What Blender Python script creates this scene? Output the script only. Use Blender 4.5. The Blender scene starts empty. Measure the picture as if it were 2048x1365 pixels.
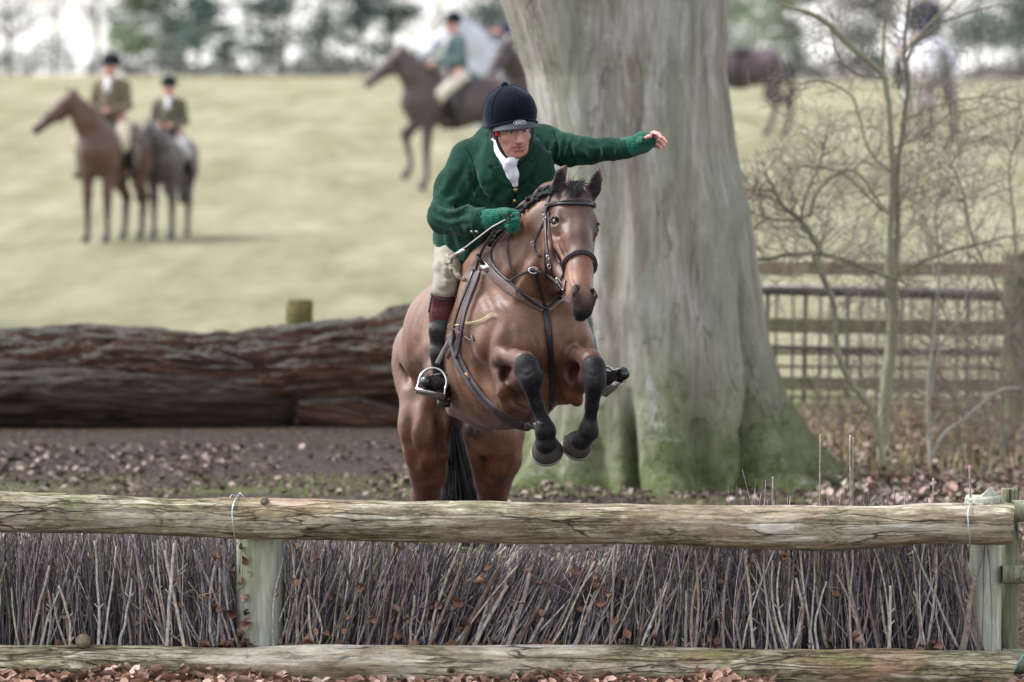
import bpy, bmesh, math, random
import numpy as np
from mathutils import Vector, Matrix
from mathutils.bvhtree import BVHTree

# ------------------------------------------------------------------ camera, sky, sun, exposure
S = bpy.context.scene
COL = S.collection
LENS = 200.0
F = 2048 * LENS / 36.0
TH = math.atan(629.5 / F)
CAMZ = 2.66
cam = bpy.data.cameras.new('camera'); camo = bpy.data.objects.new('camera', cam); COL.objects.link(camo)
cam.lens = LENS; cam.sensor_width = 36.0; cam.clip_start = 0.5; cam.clip_end = 6000
camo.location = (0, 0, CAMZ); camo.rotation_euler = (math.pi / 2 - TH, 0, 0)
cam.dof.use_dof = True; cam.dof.focus_distance = 23.65; cam.dof.aperture_fstop = 3.4
S.camera = camo
SUN_AZ, SUN_EL = math.radians(284), math.radians(50)      # direction the light comes from (0 = +Y, clockwise)
w = bpy.data.worlds.new('World'); S.world = w; w.use_nodes = True
nt = w.node_tree; nt.nodes.clear()
sky = nt.nodes.new('ShaderNodeTexSky'); sky.sky_type = 'NISHITA'; sky.sun_disc = False
sky.sun_elevation = SUN_EL; sky.sun_rotation = SUN_AZ; sky.air_density = 1.0; sky.dust_density = 0.9; sky.ozone_density = 1.0
hs = nt.nodes.new('ShaderNodeHueSaturation'); hs.inputs['Saturation'].default_value = 0.2
bg = nt.nodes.new('ShaderNodeBackground'); bg.inputs['Strength'].default_value = 0.135
out = nt.nodes.new('ShaderNodeOutputWorld')
tcw = nt.nodes.new('ShaderNodeTexCoord'); spw = nt.nodes.new('ShaderNodeSeparateXYZ'); cbw = nt.nodes.new('ShaderNodeCombineXYZ'); abw = nt.nodes.new('ShaderNodeMath'); abw.operation = 'ABSOLUTE'
nt.links.new(tcw.outputs['Generated'], spw.inputs[0]); nt.links.new(spw.outputs[2], abw.inputs[0]); nt.links.new(spw.outputs[0], cbw.inputs[0]); nt.links.new(spw.outputs[1], cbw.inputs[1]); nt.links.new(abw.outputs[0], cbw.inputs[2])
nt.links.new(cbw.outputs[0], sky.inputs['Vector'])      # pale haze below the skyline as above it
nt.links.new(sky.outputs[0], hs.inputs['Color']); nt.links.new(hs.outputs[0], bg.inputs[0]); nt.links.new(bg.outputs[0], out.inputs[0])
sun = bpy.data.lights.new('sun', 'SUN'); suno = bpy.data.objects.new('sun', sun); COL.objects.link(suno)
sun.energy = 1.6; sun.angle = math.radians(14); sun.color = (1.0, 0.98, 0.95)
sdir = Vector((math.sin(SUN_AZ) * math.cos(SUN_EL), math.cos(SUN_AZ) * math.cos(SUN_EL), math.sin(SUN_EL)))
suno.rotation_euler = sdir.to_track_quat('Z', 'Y').to_euler(); suno.location = (-10, 0, 20)
S.view_settings.view_transform = 'Standard'; S.view_settings.look = 'None'
S.view_settings.exposure = 1.62; S.view_settings.gamma = 1.0

# ------------------------------------------------------------------ helpers
random.seed(7); rng = np.random.default_rng(7)
A = lambda *a: np.array(a, dtype=float)
def P(px, py, d):
    cx = (px - 1024) / F * d; cy = -(py - 682.5) / F * d
    return A(cx, d * math.cos(TH) + cy * math.sin(TH), CAMZ - d * math.sin(TH) + cy * math.cos(TH))
def R(r, d=24.4): return r * d / F
def norm(v): v = np.asarray(v, float); return v / (np.linalg.norm(v) + 1e-12)
def lin(h):
    h = h.lstrip('#'); o = []
    for i in (0, 2, 4):
        c = int(h[i:i + 2], 16) / 255; o.append(c / 12.92 if c <= .04045 else ((c + .055) / 1.055) ** 2.4)
    return A(*o)
def hashn(i, j, k, s):
    n = (i * 374761393 + j * 668265263 + k * 2147483647 + s * 1274126177) & 0xffffffff
    n = ((n ^ (n >> 13)) * 1274126177) & 0xffffffff
    return ((n ^ (n >> 16)) & 0xffff) / 65535.0
def vnoise(p, scale=1.0, seed=0):
    q = np.asarray(p, float) * scale; f = np.floor(q); t = q - f; i = f.astype(np.int64); t = t * t * (3 - 2 * t)
    r = 0
    for dx in (0, 1):
        for dy in (0, 1):
            for dz in (0, 1):
                wgt = (t[..., 0] if dx else 1 - t[..., 0]) * (t[..., 1] if dy else 1 - t[..., 1]) * (t[..., 2] if dz else 1 - t[..., 2])
                r = r + wgt * hashn(i[..., 0] + dx, i[..., 1] + dy, i[..., 2] + dz, seed)
    return r * 2 - 1
def fbm(p, scale=1.0, seed=0, o=4):
    r = 0; a = 1
    for k in range(o): r = r + a * vnoise(p, scale * 2 ** k, seed + k); a *= .5
    return r

# ---- node materials
class NT:
    def __init__(s, name):
        s.m = bpy.data.materials.new(name); s.m.use_nodes = True; s.t = s.m.node_tree; s.n = s.t.nodes; s.n.clear()
        s.o = s.n.new('ShaderNodeOutputMaterial'); s.b = s.n.new('ShaderNodeBsdfPrincipled'); s.t.links.new(s.b.outputs[0], s.o.inputs[0])
    def new(s, t, **kw):
        n = s.n.new(t)
        for k, v in kw.items():
            if k in n.inputs: n.inputs[k].default_value = v
            else: setattr(n, k, v)
        return n
    def link(s, a, b): s.t.links.new(a, b)
    def coords(s, scale=(1, 1, 1), rot=(0, 0, 0), kind='Object'):
        c = s.new('ShaderNodeTexCoord'); m = s.new('ShaderNodeMapping'); m.inputs['Scale'].default_value = scale; m.inputs['Rotation'].default_value = rot
        s.link(c.outputs[kind], m.inputs[0]); return m.outputs[0]
    def noise(s, vec, scale=5, detail=4, rough=.6, dist=0):
        n = s.new('ShaderNodeTexNoise'); n.inputs['Scale'].default_value = scale; n.inputs['Detail'].default_value = detail
        n.inputs['Roughness'].default_value = rough; n.inputs['Distortion'].default_value = dist; s.link(vec, n.inputs['Vector']); return n.outputs['Fac']
    def ramp(s, fac, stops, interp='LINEAR'):
        r = s.new('ShaderNodeValToRGB'); r.color_ramp.interpolation = interp; e = r.color_ramp.elements
        while len(e) < len(stops): e.new(.5)
        for i, (p, c) in enumerate(stops):
            e[i].position = p; e[i].color = (*c, 1) if not np.isscalar(c) else (c, c, c, 1)
        s.link(fac, r.inputs[0]); return r.outputs[0]
    def mix(s, fac, a, b, mode='MIX'):
        n = s.new('ShaderNodeMix'); n.data_type = 'RGBA'; n.blend_type = mode
        for i, v in ((0, fac), (6, a), (7, b)):
            if isinstance(v, bpy.types.NodeSocket): s.link(v, n.inputs[i])
            else: n.inputs[i].default_value = v if i == 0 else (*v, 1)
        return n.outputs[2]
    def math(s, op, a, b=0.5):
        n = s.new('ShaderNodeMath'); n.operation = op
        for i, v in ((0, a), (1, b)):
            if isinstance(v, bpy.types.NodeSocket): s.link(v, n.inputs[i])
            else: n.inputs[i].default_value = v
        return n.outputs[0]
    def bump(s, h, strength=.5, dist=.01, nrm=None):
        n = s.new('ShaderNodeBump'); n.inputs['Strength'].default_value = strength; n.inputs['Distance'].default_value = dist
        s.link(h, n.inputs['Height'])
        if nrm is not None: s.link(nrm, n.inputs['Normal'])
        s.link(n.outputs[0], s.b.inputs['Normal']); return n.outputs[0]
    def fin(s, col=None, rough=.7, spec=.4, sheen=0, metal=0, coat=0):
        if col is not None:
            if isinstance(col, bpy.types.NodeSocket): s.link(col, s.b.inputs['Base Color'])
            else: s.b.inputs['Base Color'].default_value = (*col, 1)
        if isinstance(rough, bpy.types.NodeSocket): s.link(rough, s.b.inputs['Roughness'])
        else: s.b.inputs['Roughness'].default_value = rough
        s.b.inputs['Specular IOR Level'].default_value = spec; s.b.inputs['Metallic'].default_value = metal
        s.b.inputs['Sheen Weight'].default_value = sheen; s.b.inputs['Sheen Roughness'].default_value = .4
        s.b.inputs['Coat Weight'].default_value = coat; s.b.inputs['Coat Roughness'].default_value = .15
        return s.m
def mat_simple(name, col, rough=.7, spec=.4, nscale=30, namp=.18, bump=.2, bdist=.002, sheen=0, metal=0, coat=0, stretch=(1, 1, 1), attr=False, bscale=None):
    n = NT(name); c = n.coords(stretch); f = n.noise(c, nscale, 5)
    lo = n.ramp(f, [(.25, 1 - namp), (.75, 1 + namp)])
    if attr:
        a = n.new('ShaderNodeAttribute'); a.attribute_name = 'Col'; base = a.outputs['Color']
    else: base = tuple(col)
    k = n.mix(1.0, base, lo, 'MULTIPLY')
    f2 = n.noise(c, bscale or nscale * 3, 3); n.bump(f2, bump, bdist)
    return n.fin(k, rough, spec, sheen, metal, coat)

# ---- objects
def props(o, label=None, cat=None, group=None, kind=None):
    if label: o['label'] = label
    if cat: o['category'] = cat
    if group: o['group'] = group
    if kind: o['kind'] = kind
    return o
def thing(name, loc, label, cat, group=None, kind=None):
    o = bpy.data.objects.new(name, None); COL.objects.link(o); o.location = loc; o.empty_display_size = .2
    return props(o, label, cat, group, kind)
def worldloc(o):
    v = Vector((0, 0, 0))
    while o is not None: v = v + o.location; o = o.parent
    return v
def mesh_obj(name, V, Fs, mat, parent=None, cols=None, smooth=True, base=None):
    V = np.asarray(V, float)
    off = np.array(worldloc(parent)) if parent is not None else (np.array(base, float) if base is not None else np.zeros(3))
    me = bpy.data.meshes.new(name); VV = V - off
    if isinstance(Fs, np.ndarray) and Fs.ndim == 2:
        n = Fs.shape[1]; me.vertices.add(len(VV)); me.vertices.foreach_set('co', VV.astype(np.float32).ravel())
        me.loops.add(Fs.size); me.loops.foreach_set('vertex_index', Fs.astype(np.int32).ravel())
        me.polygons.add(len(Fs)); me.polygons.foreach_set('loop_start', np.arange(0, Fs.size, n, dtype=np.int32))
        me.polygons.foreach_set('loop_total', np.full(len(Fs), n, dtype=np.int32)); me.update(calc_edges=True)
    else: me.from_pydata(VV.tolist(), [], [list(map(int, f)) for f in Fs]); me.update()
    if smooth: me.polygons.foreach_set('use_smooth', np.ones(len(me.polygons), bool))
    if cols is not None:
        at = me.attributes.new('Col', 'FLOAT_COLOR', 'POINT'); c = np.ones((len(VV), 4), np.float32); c[:, :3] = cols; at.data.foreach_set('color', c.ravel())
    if mat is not None: me.materials.append(mat)
    o = bpy.data.objects.new(name, me); COL.objects.link(o)
    if parent is not None: o.parent = parent
    else: o.location = off
    return o

# ---- SDF modelling: smooth unions of tapered limbs and ellipsoids, meshed with surface nets
class Field:
    def __init__(s): s.p = []
    def cap(s, a, b, ra, rb, k=.03, col=None, sub=False, flat=None):
        s.p.append(('c', np.asarray(a, float), np.asarray(b, float), ra, rb, k, col, sub, flat)); return s
    def chain(s, pts, k=.03, col=None, sub=False, flat=None):
        for (a, ra), (b, rb) in zip(pts[:-1], pts[1:]): s.cap(a, b, ra, rb, k, col, sub, flat)
        return s
    def ell(s, c, r, rot=None, k=.03, col=None, sub=False):
        s.p.append(('e', np.asarray(c, float), np.asarray(r, float), rot, None, k, col, sub, None)); return s
    def bb(s, pr):
        if pr[0] == 'c':
            m = max(pr[3], pr[4]) * (max(1, pr[8][1]) if pr[8] else 1); return np.minimum(pr[1], pr[2]) - m, np.maximum(pr[1], pr[2]) + m
        m = max(pr[2]) if pr[3] is not None else pr[2]; return pr[1] - m, pr[1] + m
    def dist(s, pr, X, Y, Z):
        if pr[0] == 'c':
            _, a, b, ra, rb, *_r = pr; ab = b - a; L = max(ab @ ab, 1e-12)
            x, y, z = X - a[0], Y - a[1], Z - a[2]
            t = np.clip((x * ab[0] + y * ab[1] + z * ab[2]) / L, 0, 1)
            x = x - t * ab[0]; y = y - t * ab[1]; z = z - t * ab[2]; q = x * x + y * y + z * z
            if pr[8]:
                n, f = pr[8]; c = x * n[0] + y * n[1] + z * n[2]; q = q - c * c + (c / f) ** 2
            return np.sqrt(np.maximum(q, 0)) - (ra + (rb - ra) * t)
        _, c, r, rot, *_r = pr; x, y, z = X - c[0], Y - c[1], Z - c[2]
        if rot is not None: x, y, z = (rot[i][0] * x + rot[i][1] * y + rot[i][2] * z for i in range(3))
        k0 = np.sqrt((x / r[0]) ** 2 + (y / r[1]) ** 2 + (z / r[2]) ** 2); k1 = np.sqrt((x / r[0] ** 2) ** 2 + (y / r[1] ** 2) ** 2 + (z / r[2] ** 2) ** 2)
        return k0 * (k0 - 1) / (k1 + 1e-9)
    def bounds(s, pad=.02):
        B = [s.bb(p) for p in s.p if not p[7]]; return np.min([b[0] for b in B], 0) - pad, np.max([b[1] for b in B], 0) + pad
    def grid(s, lo, hi, h):
        n = np.ceil((hi - lo) / h).astype(int) + 1; D = np.full(n, .12, np.float32)
        ax = [lo[i] + h * np.arange(n[i]) for i in range(3)]
        for pr in s.p:
            l, u = s.bb(pr); k = pr[5]; pad = k * 1.05 + 2 * h
            i0 = np.maximum(np.floor((l - pad - lo) / h).astype(int), 0); i1 = np.minimum(np.ceil((u + pad - lo) / h).astype(int) + 1, n)
            if np.any(i1 <= i0): continue
            sl = tuple(slice(a, b) for a, b in zip(i0, i1))
            X = ax[0][sl[0]][:, None, None]; Y = ax[1][sl[1]][None, :, None]; Z = ax[2][sl[2]][None, None, :]
            d = s.dist(pr, X, Y, Z).astype(np.float32); a = D[sl]
            if pr[7]: hh = np.maximum(k - np.abs(a + d), 0) / k; D[sl] = np.maximum(a, -d) + hh * hh * k * .25
            else: hh = np.maximum(k - np.abs(a - d), 0) / k; D[sl] = np.minimum(a, d) - hh * hh * k * .25
        return D
    def mesh(s, h=.01, boxes=None):
        """boxes: list of (lo, hi, h) pieces of the one surface at different resolution"""
        if boxes is None: lo, hi = s.bounds(); boxes = [(lo, hi, h)]
        VS, FS, n0 = [], [], 0
        for lo, hi, hh in boxes:
            v, f = nets(s.grid(np.asarray(lo, float), np.asarray(hi, float), hh), np.asarray(lo, float), hh)
            VS.append(v); FS.append(f + n0); n0 += len(v)
        return np.vstack(VS), np.vstack(FS)
    def colors(s, V, base, k=.012):
        W = np.zeros(len(V)); C = np.zeros((len(V), 3)); X, Y, Z = V.T
        for pr in s.p:
            if pr[7] and pr[6] is None: continue
            d = np.abs(s.dist(pr, X, Y, Z)) if pr[7] else np.maximum(s.dist(pr, X, Y, Z), -.004)
            wg = np.exp(-np.clip(d / k, -3, 40)); W += wg; C += wg[:, None] * (base if pr[6] is None else pr[6])
        return C / (W[:, None] + 1e-20)
def nets(D, lo, h):
    I = D < 0; nx, ny, nz = D.shape
    cs = [(i, j, k) for i in (0, 1) for j in (0, 1) for k in (0, 1)]
    sub = lambda Q, c: Q[c[0]:nx - 1 + c[0], c[1]:ny - 1 + c[1], c[2]:nz - 1 + c[2]]
    cnt = sum(sub(I, c).astype(np.int8) for c in cs); act = (cnt > 0) & (cnt < 8)
    ijk = np.argwhere(act)
    if len(ijk) == 0: return np.zeros((0, 3)), np.zeros((0, 4), int)
    idx = -np.ones(act.shape, np.int64); idx[act] = np.arange(len(ijk))
    vals = {c: D[ijk[:, 0] + c[0], ijk[:, 1] + c[1], ijk[:, 2] + c[2]].astype(float) for c in cs}
    acc = np.zeros((len(ijk), 3)); n = np.zeros(len(ijk))
    for a in cs:
        for ax in range(3):
            if a[ax]: continue
            b = list(a); b[ax] = 1; b = tuple(b); va, vb = vals[a], vals[b]; m = (va < 0) != (vb < 0)
            t = np.where(m, va / np.where(m, va - vb, 1), 0); p = np.tile(np.array(a, float), (len(ijk), 1)); p[:, ax] = t
            acc[m] += p[m]; n[m] += 1
    V = (ijk + acc / n[:, None]) * h + lo
    Fs = []
    for ax in range(3):
        o1, o2 = [(1, 2), (2, 0), (0, 1)][ax]
        s0 = [slice(None)] * 3; s1 = [slice(None)] * 3; s0[ax] = slice(0, -1); s1[ax] = slice(1, None)
        ch = I[tuple(s0)] != I[tuple(s1)]; e = np.argwhere(ch)
        ok = (e[:, o1] > 0) & (e[:, o2] > 0) & (e[:, o1] < D.shape[o1] - 1) & (e[:, o2] < D.shape[o2] - 1); e = e[ok]
        ins = I[e[:, 0], e[:, 1], e[:, 2]]
        def at(d1, d2):
            q = e.copy(); q[:, o1] -= d1; q[:, o2] -= d2; return idx[q[:, 0], q[:, 1], q[:, 2]]
        f = np.stack([at(1, 1), at(0, 1), at(0, 0), at(1, 0)], 1); f[~ins] = f[~ins][:, ::-1]; Fs.append(f[(f >= 0).all(1)])
    return V, np.vstack(Fs)
def relax(V, Fs, it=2, lam=.5):
    E = np.vstack([Fs[:, [0, 1]], Fs[:, [1, 2]], Fs[:, [2, 3]], Fs[:, [3, 0]]])
    E = np.vstack([E, E[:, ::-1]]); n = np.bincount(E[:, 0], minlength=len(V)) + 1e-9
    for _ in range(it):
        M = np.stack([np.bincount(E[:, 0], V[E[:, 1], i], len(V)) for i in range(3)], 1) / n[:, None]
        V = V + lam * (M - V)
    return V
def vnormals(V, Fs):
    a, b, c, d = (V[Fs[:, i]] for i in range(4)); n = np.cross(c - a, d - b); N = np.zeros_like(V)
    for i in range(4):
        for k in range(3): N[:, k] += np.bincount(Fs[:, i], n[:, k], len(V))
    return N / (np.linalg.norm(N, axis=1, keepdims=True) + 1e-12)

# ---- tubes / lofts
class MB:
    def __init__(s): s.V = []; s.F = []; s.C = []; s.n = 0
    def add(s, V, Fs, col=None):
        V = np.asarray(V, float); s.V.append(V); s.F += [tuple(int(i) + s.n for i in f) for f in Fs]; s.n += len(V)
        s.C.append(np.tile(col if col is not None else A(1, 1, 1), (len(V), 1)) if np.ndim(col) < 2 else col)
    def tube(s, pts, rad, n=6, col=None, cap=True, flat=None):
        pts = np.asarray(pts, float); m = len(pts); rad = np.broadcast_to(rad, (m,))
        T = np.gradient(pts, axis=0); T /= np.linalg.norm(T, axis=1, keepdims=True) + 1e-12
        ref = A(0, 0, 1) if abs(T[0][2]) < .8 else A(1, 0, 0)
        u = norm(np.cross(T[0], ref)); U = []
        for t in T: u = norm(u - t * (u @ t)); U.append(u)
        U = np.array(U); W = np.cross(T, U); th = np.arange(n) * 2 * math.pi / n
        V = pts[:, None] + rad[:, None, None] * (np.cos(th)[None, :, None] * U[:, None] + np.sin(th)[None, :, None] * W[:, None])
        Fs = [(i * n + j, i * n + (j + 1) % n, (i + 1) * n + (j + 1) % n, (i + 1) * n + j) for i in range(m - 1) for j in range(n)]
        if cap: Fs += [tuple(range(n))[::-1], tuple((m - 1) * n + j for j in range(n))]
        s.add(V.reshape(-1, 3), Fs, col)
    def box(s, c, sz, rot=None, col=None):
        v = A(*sz) / 2 * np.array([(x, y, z) for x in (-1, 1) for y in (-1, 1) for z in (-1, 1)], float)
        if rot is not None: v = v @ np.asarray(rot).T
        s.add(v + c, [(0, 1, 3, 2), (4, 6, 7, 5), (0, 4, 5, 1), (2, 3, 7, 6), (0, 2, 6, 4), (1, 5, 7, 3)], col)
    def build(s, name, mat, parent=None, smooth=True, base=None, cols=True):
        return mesh_obj(name, np.vstack(s.V), s.F, mat, parent, np.vstack(s.C) if cols else None, smooth, base)
def spline(pts, n=8):
    """Catmull-Rom through pts (any dimension)"""
    p = np.asarray(pts, float)
    if len(p) < 3: t = np.linspace(0, 1, n + 1)[:, None]; return p[0] * (1 - t) + p[-1] * t
    q = np.vstack([2 * p[0] - p[1], p, 2 * p[-1] - p[-2]]); o = []
    for i in range(1, len(q) - 2):
        for t in np.arange(n) / n:
            o.append(.5 * (2 * q[i] + (q[i + 1] - q[i - 1]) * t + (2 * q[i - 1] - 5 * q[i] + 4 * q[i + 1] - q[i + 2]) * t * t + (3 * q[i] - q[i - 1] - 3 * q[i + 1] + q[i + 2]) * t ** 3))
    o.append(p[-1]); return np.array(o)
def bvh(V, Fs): return BVHTree.FromPolygons([tuple(v) for v in V], [tuple(int(i) for i in f) for f in Fs])
CAM = Vector((0, 0, CAMZ))
def onsurf(bv, px, py, dflt, lift=0.0):
    """the surface point seen along one direction, lifted off the surface; falls back to depth dflt"""
    q = P(px, py, dflt); d = (Vector(q) - CAM).normalized(); h = bv.ray_cast(CAM, d)
    if h[0] is None: return q, -np.array(d)
    n = np.array(h[1]); n = n if n @ np.array(d) < 0 else -n
    return np.array(h[0]) + n * lift, n
def proj(V):
    r = V - A(0, 0, CAMZ); d = r[:, 1] * math.cos(TH) - r[:, 2] * math.sin(TH); u = r[:, 1] * math.sin(TH) + r[:, 2] * math.cos(TH)
    return 1024 + r[:, 0] / d * F, 682.5 - u / d * F, d
def sculpt(V, N, lines, front=True):
    """press creases (amp < 0) or raise ridges (amp > 0) along lines on the near side of a body; lines: (points, half width px, amp m)"""
    x, y, d = proj(V); out = np.zeros(len(V)); m = N[:, 1] < .25 if front else np.ones(len(V), bool)
    for pts, wd, amp in lines:
        q = spline(pts, 5); best = np.full(len(V), 1e9); box = m & (x > q[:, 0].min() - 5 * wd) & (x < q[:, 0].max() + 5 * wd) & (y > q[:, 1].min() - 5 * wd) & (y < q[:, 1].max() + 5 * wd)
        ix = np.nonzero(box)[0]; xx, yy = x[ix], y[ix]; b = np.full(len(ix), 1e9); tt = np.zeros(len(ix)); n = len(q) - 1
        for i in range(n):
            ax, ay = q[i]; bx_, by_ = q[i + 1]; L = (bx_ - ax) ** 2 + (by_ - ay) ** 2 + 1e-9; t = np.clip(((xx - ax) * (bx_ - ax) + (yy - ay) * (by_ - ay)) / L, 0, 1); dd = np.hypot(xx - ax - t * (bx_ - ax), yy - ay - t * (by_ - ay)); k = dd < b; b[k] = dd[k]; tt[k] = (i + t[k]) / n
        env = np.clip(np.sin(math.pi * np.clip(tt, .03, .97)), 0, 1) ** .5
        out[ix] += amp * env * (np.exp(-(b / wd) ** 2) - .45 * np.exp(-((b - 2.2 * wd) / wd) ** 2))
    return V + N * out[:, None]
def ribbon(mb, pts, nrm, width, thick, col=None):
    pts = np.asarray(pts); nrm = np.asarray(nrm); m = len(pts); T = np.gradient(pts, axis=0); width = np.broadcast_to(width, (m,))
    S_ = np.array([norm(np.cross(t, n)) for t, n in zip(T, nrm)]); N_ = np.array([norm(np.cross(s_, norm(t))) for s_, t in zip(S_, T)])
    N_ *= np.sign((N_ * nrm).sum(1))[:, None]
    prof = [(-.5, -.5), (-.5, .3), (-.4, .5), (.4, .5), (.5, .3), (.5, -.5)]; n = len(prof); V = []
    for i in range(m):
        for a, b in prof: V.append(pts[i] + S_[i] * a * width[i] + N_[i] * b * thick)
    Fs = [(i * n + j, i * n + (j + 1) % n, (i + 1) * n + (j + 1) % n, (i + 1) * n + j) for i in range(m - 1) for j in range(n)]
    Fs += [tuple(range(n))[::-1], tuple((m - 1) * n + j for j in range(n))]; mb.add(V, Fs, col)
def smooth_pts(p, it=3, close=False):
    p = np.array(p)
    for _ in range(it):
        if close: p = .5 * p + .25 * (np.roll(p, 1, 0) + np.roll(p, -1, 0))
        else: p[1:-1] = .5 * p[1:-1] + .25 * (p[:-2] + p[2:])
    return p
def strap(mb, bv, pix, width, thick=.005, lift=.006, n=6, col=None, sm=4, dflt=24.4, face=0.):
    """pix: (px, py[, depth]) way points of a strap lying on the surface of bv"""
    q = spline([(a[0], a[1], a[2] if len(a) > 2 else dflt) for a in pix], n)
    r = [onsurf(bv, a, b, d, lift) for a, b, d in q]; pts = smooth_pts([x[0] for x in r], sm); nr = np.array([norm(k_ + A(0, -face, 0)) for k_ in smooth_pts([x[1] for x in r], sm)])
    ribbon(mb, pts, nr, width, thick, col); return pts
def loop_strap(mb, bv, c, u, v, width, thick=.005, lift=.005, n=40, rng_=(0, 2 * math.pi), col=None, sm=3, R0=.6):
    """a strap round a body: rays shot inwards in the plane (u, v) through c"""
    pts, nr = [], []
    for t in np.linspace(*rng_, n):
        d = norm(u * math.cos(t) + v * math.sin(t)); o = c + d * R0; h = bv.ray_cast(Vector(o), Vector(-d))
        if h[0] is None or (np.array(h[0]) - c) @ d < 0: continue
        pts.append(np.array(h[0]) + d * lift); nr.append(d)
    pts = smooth_pts(pts, sm); ribbon(mb, pts, nr, width, thick, col); return pts
# ------------------------------------------------------------------ ground
def gz(x, y):
    x = np.asarray(x, float); y = np.asarray(y, float)
    z = np.interp(y, [-50, 24, 70, 88, 112, 160, 222, 240, 320, 2500], [0, 0, 0, .06, .50, .68, .76, .6, -3, -26])
    zr = np.interp(y, [-50, 62, 80, 95, 120, 160, 222, 240, 320, 2500], [0, 0, .32, .80, .86, .8, .6, .45, -3, -26])
    bx = np.clip((x + 1.2) / 4.5, 0, 1); bx = bx * bx * (3 - 2 * bx); z = z * (1 - bx) + zr * bx
    pad = np.exp(-((y - 27) / 12) ** 2)
    p = np.stack([x, y, 0 * x], -1)
    return z + .03 * vnoise(p, .7, 5) * pad + .12 * vnoise(p, .09, 6) * np.clip((y - 45) / 60, 0, 1) * (y < 300)
ys = np.concatenate([np.linspace(-30, 20, 12)[:-1], np.linspace(20, 42, 150)[:-1], np.linspace(42, 240, 130)[:-1], np.geomspace(240, 3000, 24)])
xs = np.concatenate([-np.geomspace(1200, 12, 14)[:-1], np.linspace(-12, 12, 130), np.geomspace(12, 1200, 14)[1:]])
YY, XX = np.meshgrid(ys, xs, indexing='ij'); ZZ = gz(XX, YY)
nyy, nxx = YY.shape; ii = np.arange(nyy - 1)[:, None] * nxx + np.arange(nxx - 1)[None, :]
GF = np.stack([ii, ii + 1, ii + nxx + 1, ii + nxx], -1).reshape(-1, 4)
g = NT('ground'); co = g.coords(); sx = g.new('ShaderNodeSeparateXYZ'); g.link(co, sx.inputs[0])
n1 = g.noise(co, .35, 5); n2 = g.noise(g.coords((1, .2, 1)), 3.5, 6); n3 = g.noise(g.coords((1, .4, 1)), 24, 6, .75); n4 = g.noise(co, 1.3, 4)
soil = g.ramp(n3, [(.34, lin('#1b1714')), (.46, lin('#3d342f')), (.56, lin('#544942')), (.7, lin('#82786f'))])
moss = g.ramp(n3, [(.3, lin('#3c3e2c')), (.7, lin('#7b7e55'))])
mm = g.ramp(n4, [(.5, 0.), (.58, 1.)])
mY = g.ramp(g.math('MULTIPLY', sx.outputs[1], 1 / 60), [(.5, 0.), (.52, .8), (.545, .8), (.56, 0.)])
soil = g.mix(g.math('MULTIPLY', mm, mY), soil, moss)
gc = g.ramp(g.noise(g.coords((1, .1, 1)), .8, 6, .65), [(.36, lin('#7c795f')), (.5, lin('#908a6f')), (.64, lin('#a09981'))])
gc = g.mix(g.ramp(n2, [(.38, 0.), (.66, .45)]), gc, tuple(lin('#717658')))
gc = g.mix(g.ramp(g.noise(g.coords((.4, .06, 1)), 2.5, 5), [(.45, 0.), (.7, .4)]), gc, tuple(lin('#b9b29c')))
edge = g.math('ADD', sx.outputs[1], g.math('MULTIPLY', g.math('SUBTRACT', n1, .5), 6.0))
fm = g.ramp(g.math('MULTIPLY', edge, 1 / 60), [(.655, 0.), (.685, 1.)])
base = g.mix(fm, soil, gc)
g.bump(g.math('ADD', g.noise(co, 40, 6, .7), g.math('MULTIPLY', g.noise(co, 9, 5, .7), 2.)), 1.0, .03); gm = g.fin(base, .95, .1)
props(mesh_obj('ground', np.stack([XX, YY, ZZ], -1).reshape(-1, 3), GF, gm), kind='structure')

# ------------------------------------------------------------------ leaves
def leaf_mesh(name, pos, size, cols, mat, tilt=.6, kind='stuff', parent=None, seed=1, curl=.35, nrm=None):
    r = np.random.default_rng(seed); n = len(pos); a = r.uniform(0, 2 * math.pi, n)
    up = np.stack([r.normal(0, tilt, n), r.normal(0, tilt, n), np.ones(n)], 1) if nrm is None else nrm + r.normal(0, tilt, (n, 3))
    up /= np.linalg.norm(up, axis=1, keepdims=True)
    t = np.stack([np.cos(a), np.sin(a), 0 * a + r.normal(0, .2, n)], 1); t -= up * (t * up).sum(1)[:, None]; t /= np.linalg.norm(t, axis=1, keepdims=True); s = np.cross(up, t)
    prof = [(-.5, 0, .0), (-.2, .28, 1), (.12, .33, 1), (.5, 0, .3), (.12, -.33, 1), (-.2, -.28, 1), (0, 0, -.2)]
    cu = r.uniform(.2, 1.6, n) * curl; sz = np.asarray(size)[:, None]; V = np.zeros((n, 7, 3))
    for k, (l, wd, c) in enumerate(prof):
        tw = r.normal(0, .1, (n, 1)); V[:, k] = pos + sz * (t * (l + tw * .3) + s * wd * (1 + tw) + up * (cu[:, None] * (c * .5 + l * l)))
    F0 = np.array([(0, 1, 6), (1, 2, 6), (2, 3, 6), (3, 4, 6), (4, 5, 6), (5, 0, 6)])
    Fs = (np.arange(n)[:, None, None] * 7 + F0[None]).reshape(-1, 3)
    C = np.repeat(cols, 7, 0) * np.tile(A(1, 1.05, 1, .9, 1, 1, .72), n)[:, None]
    o = mesh_obj(name, V.reshape(-1, 3), Fs, mat, parent, C, smooth=False)
    return props(o, kind=kind)
leafm = mat_simple('dead_leaf', (1, 1, 1), .62, .35, 60, .2, .3, .002, attr=True)
def pick(pal, n, r, var=.18):
    pal = np.array([lin(c) for c in pal]); return pal[r.integers(0, len(pal), n)] * r.uniform(1 - var, 1 + var, (n, 1))
r = np.random.default_rng(3)
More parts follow.
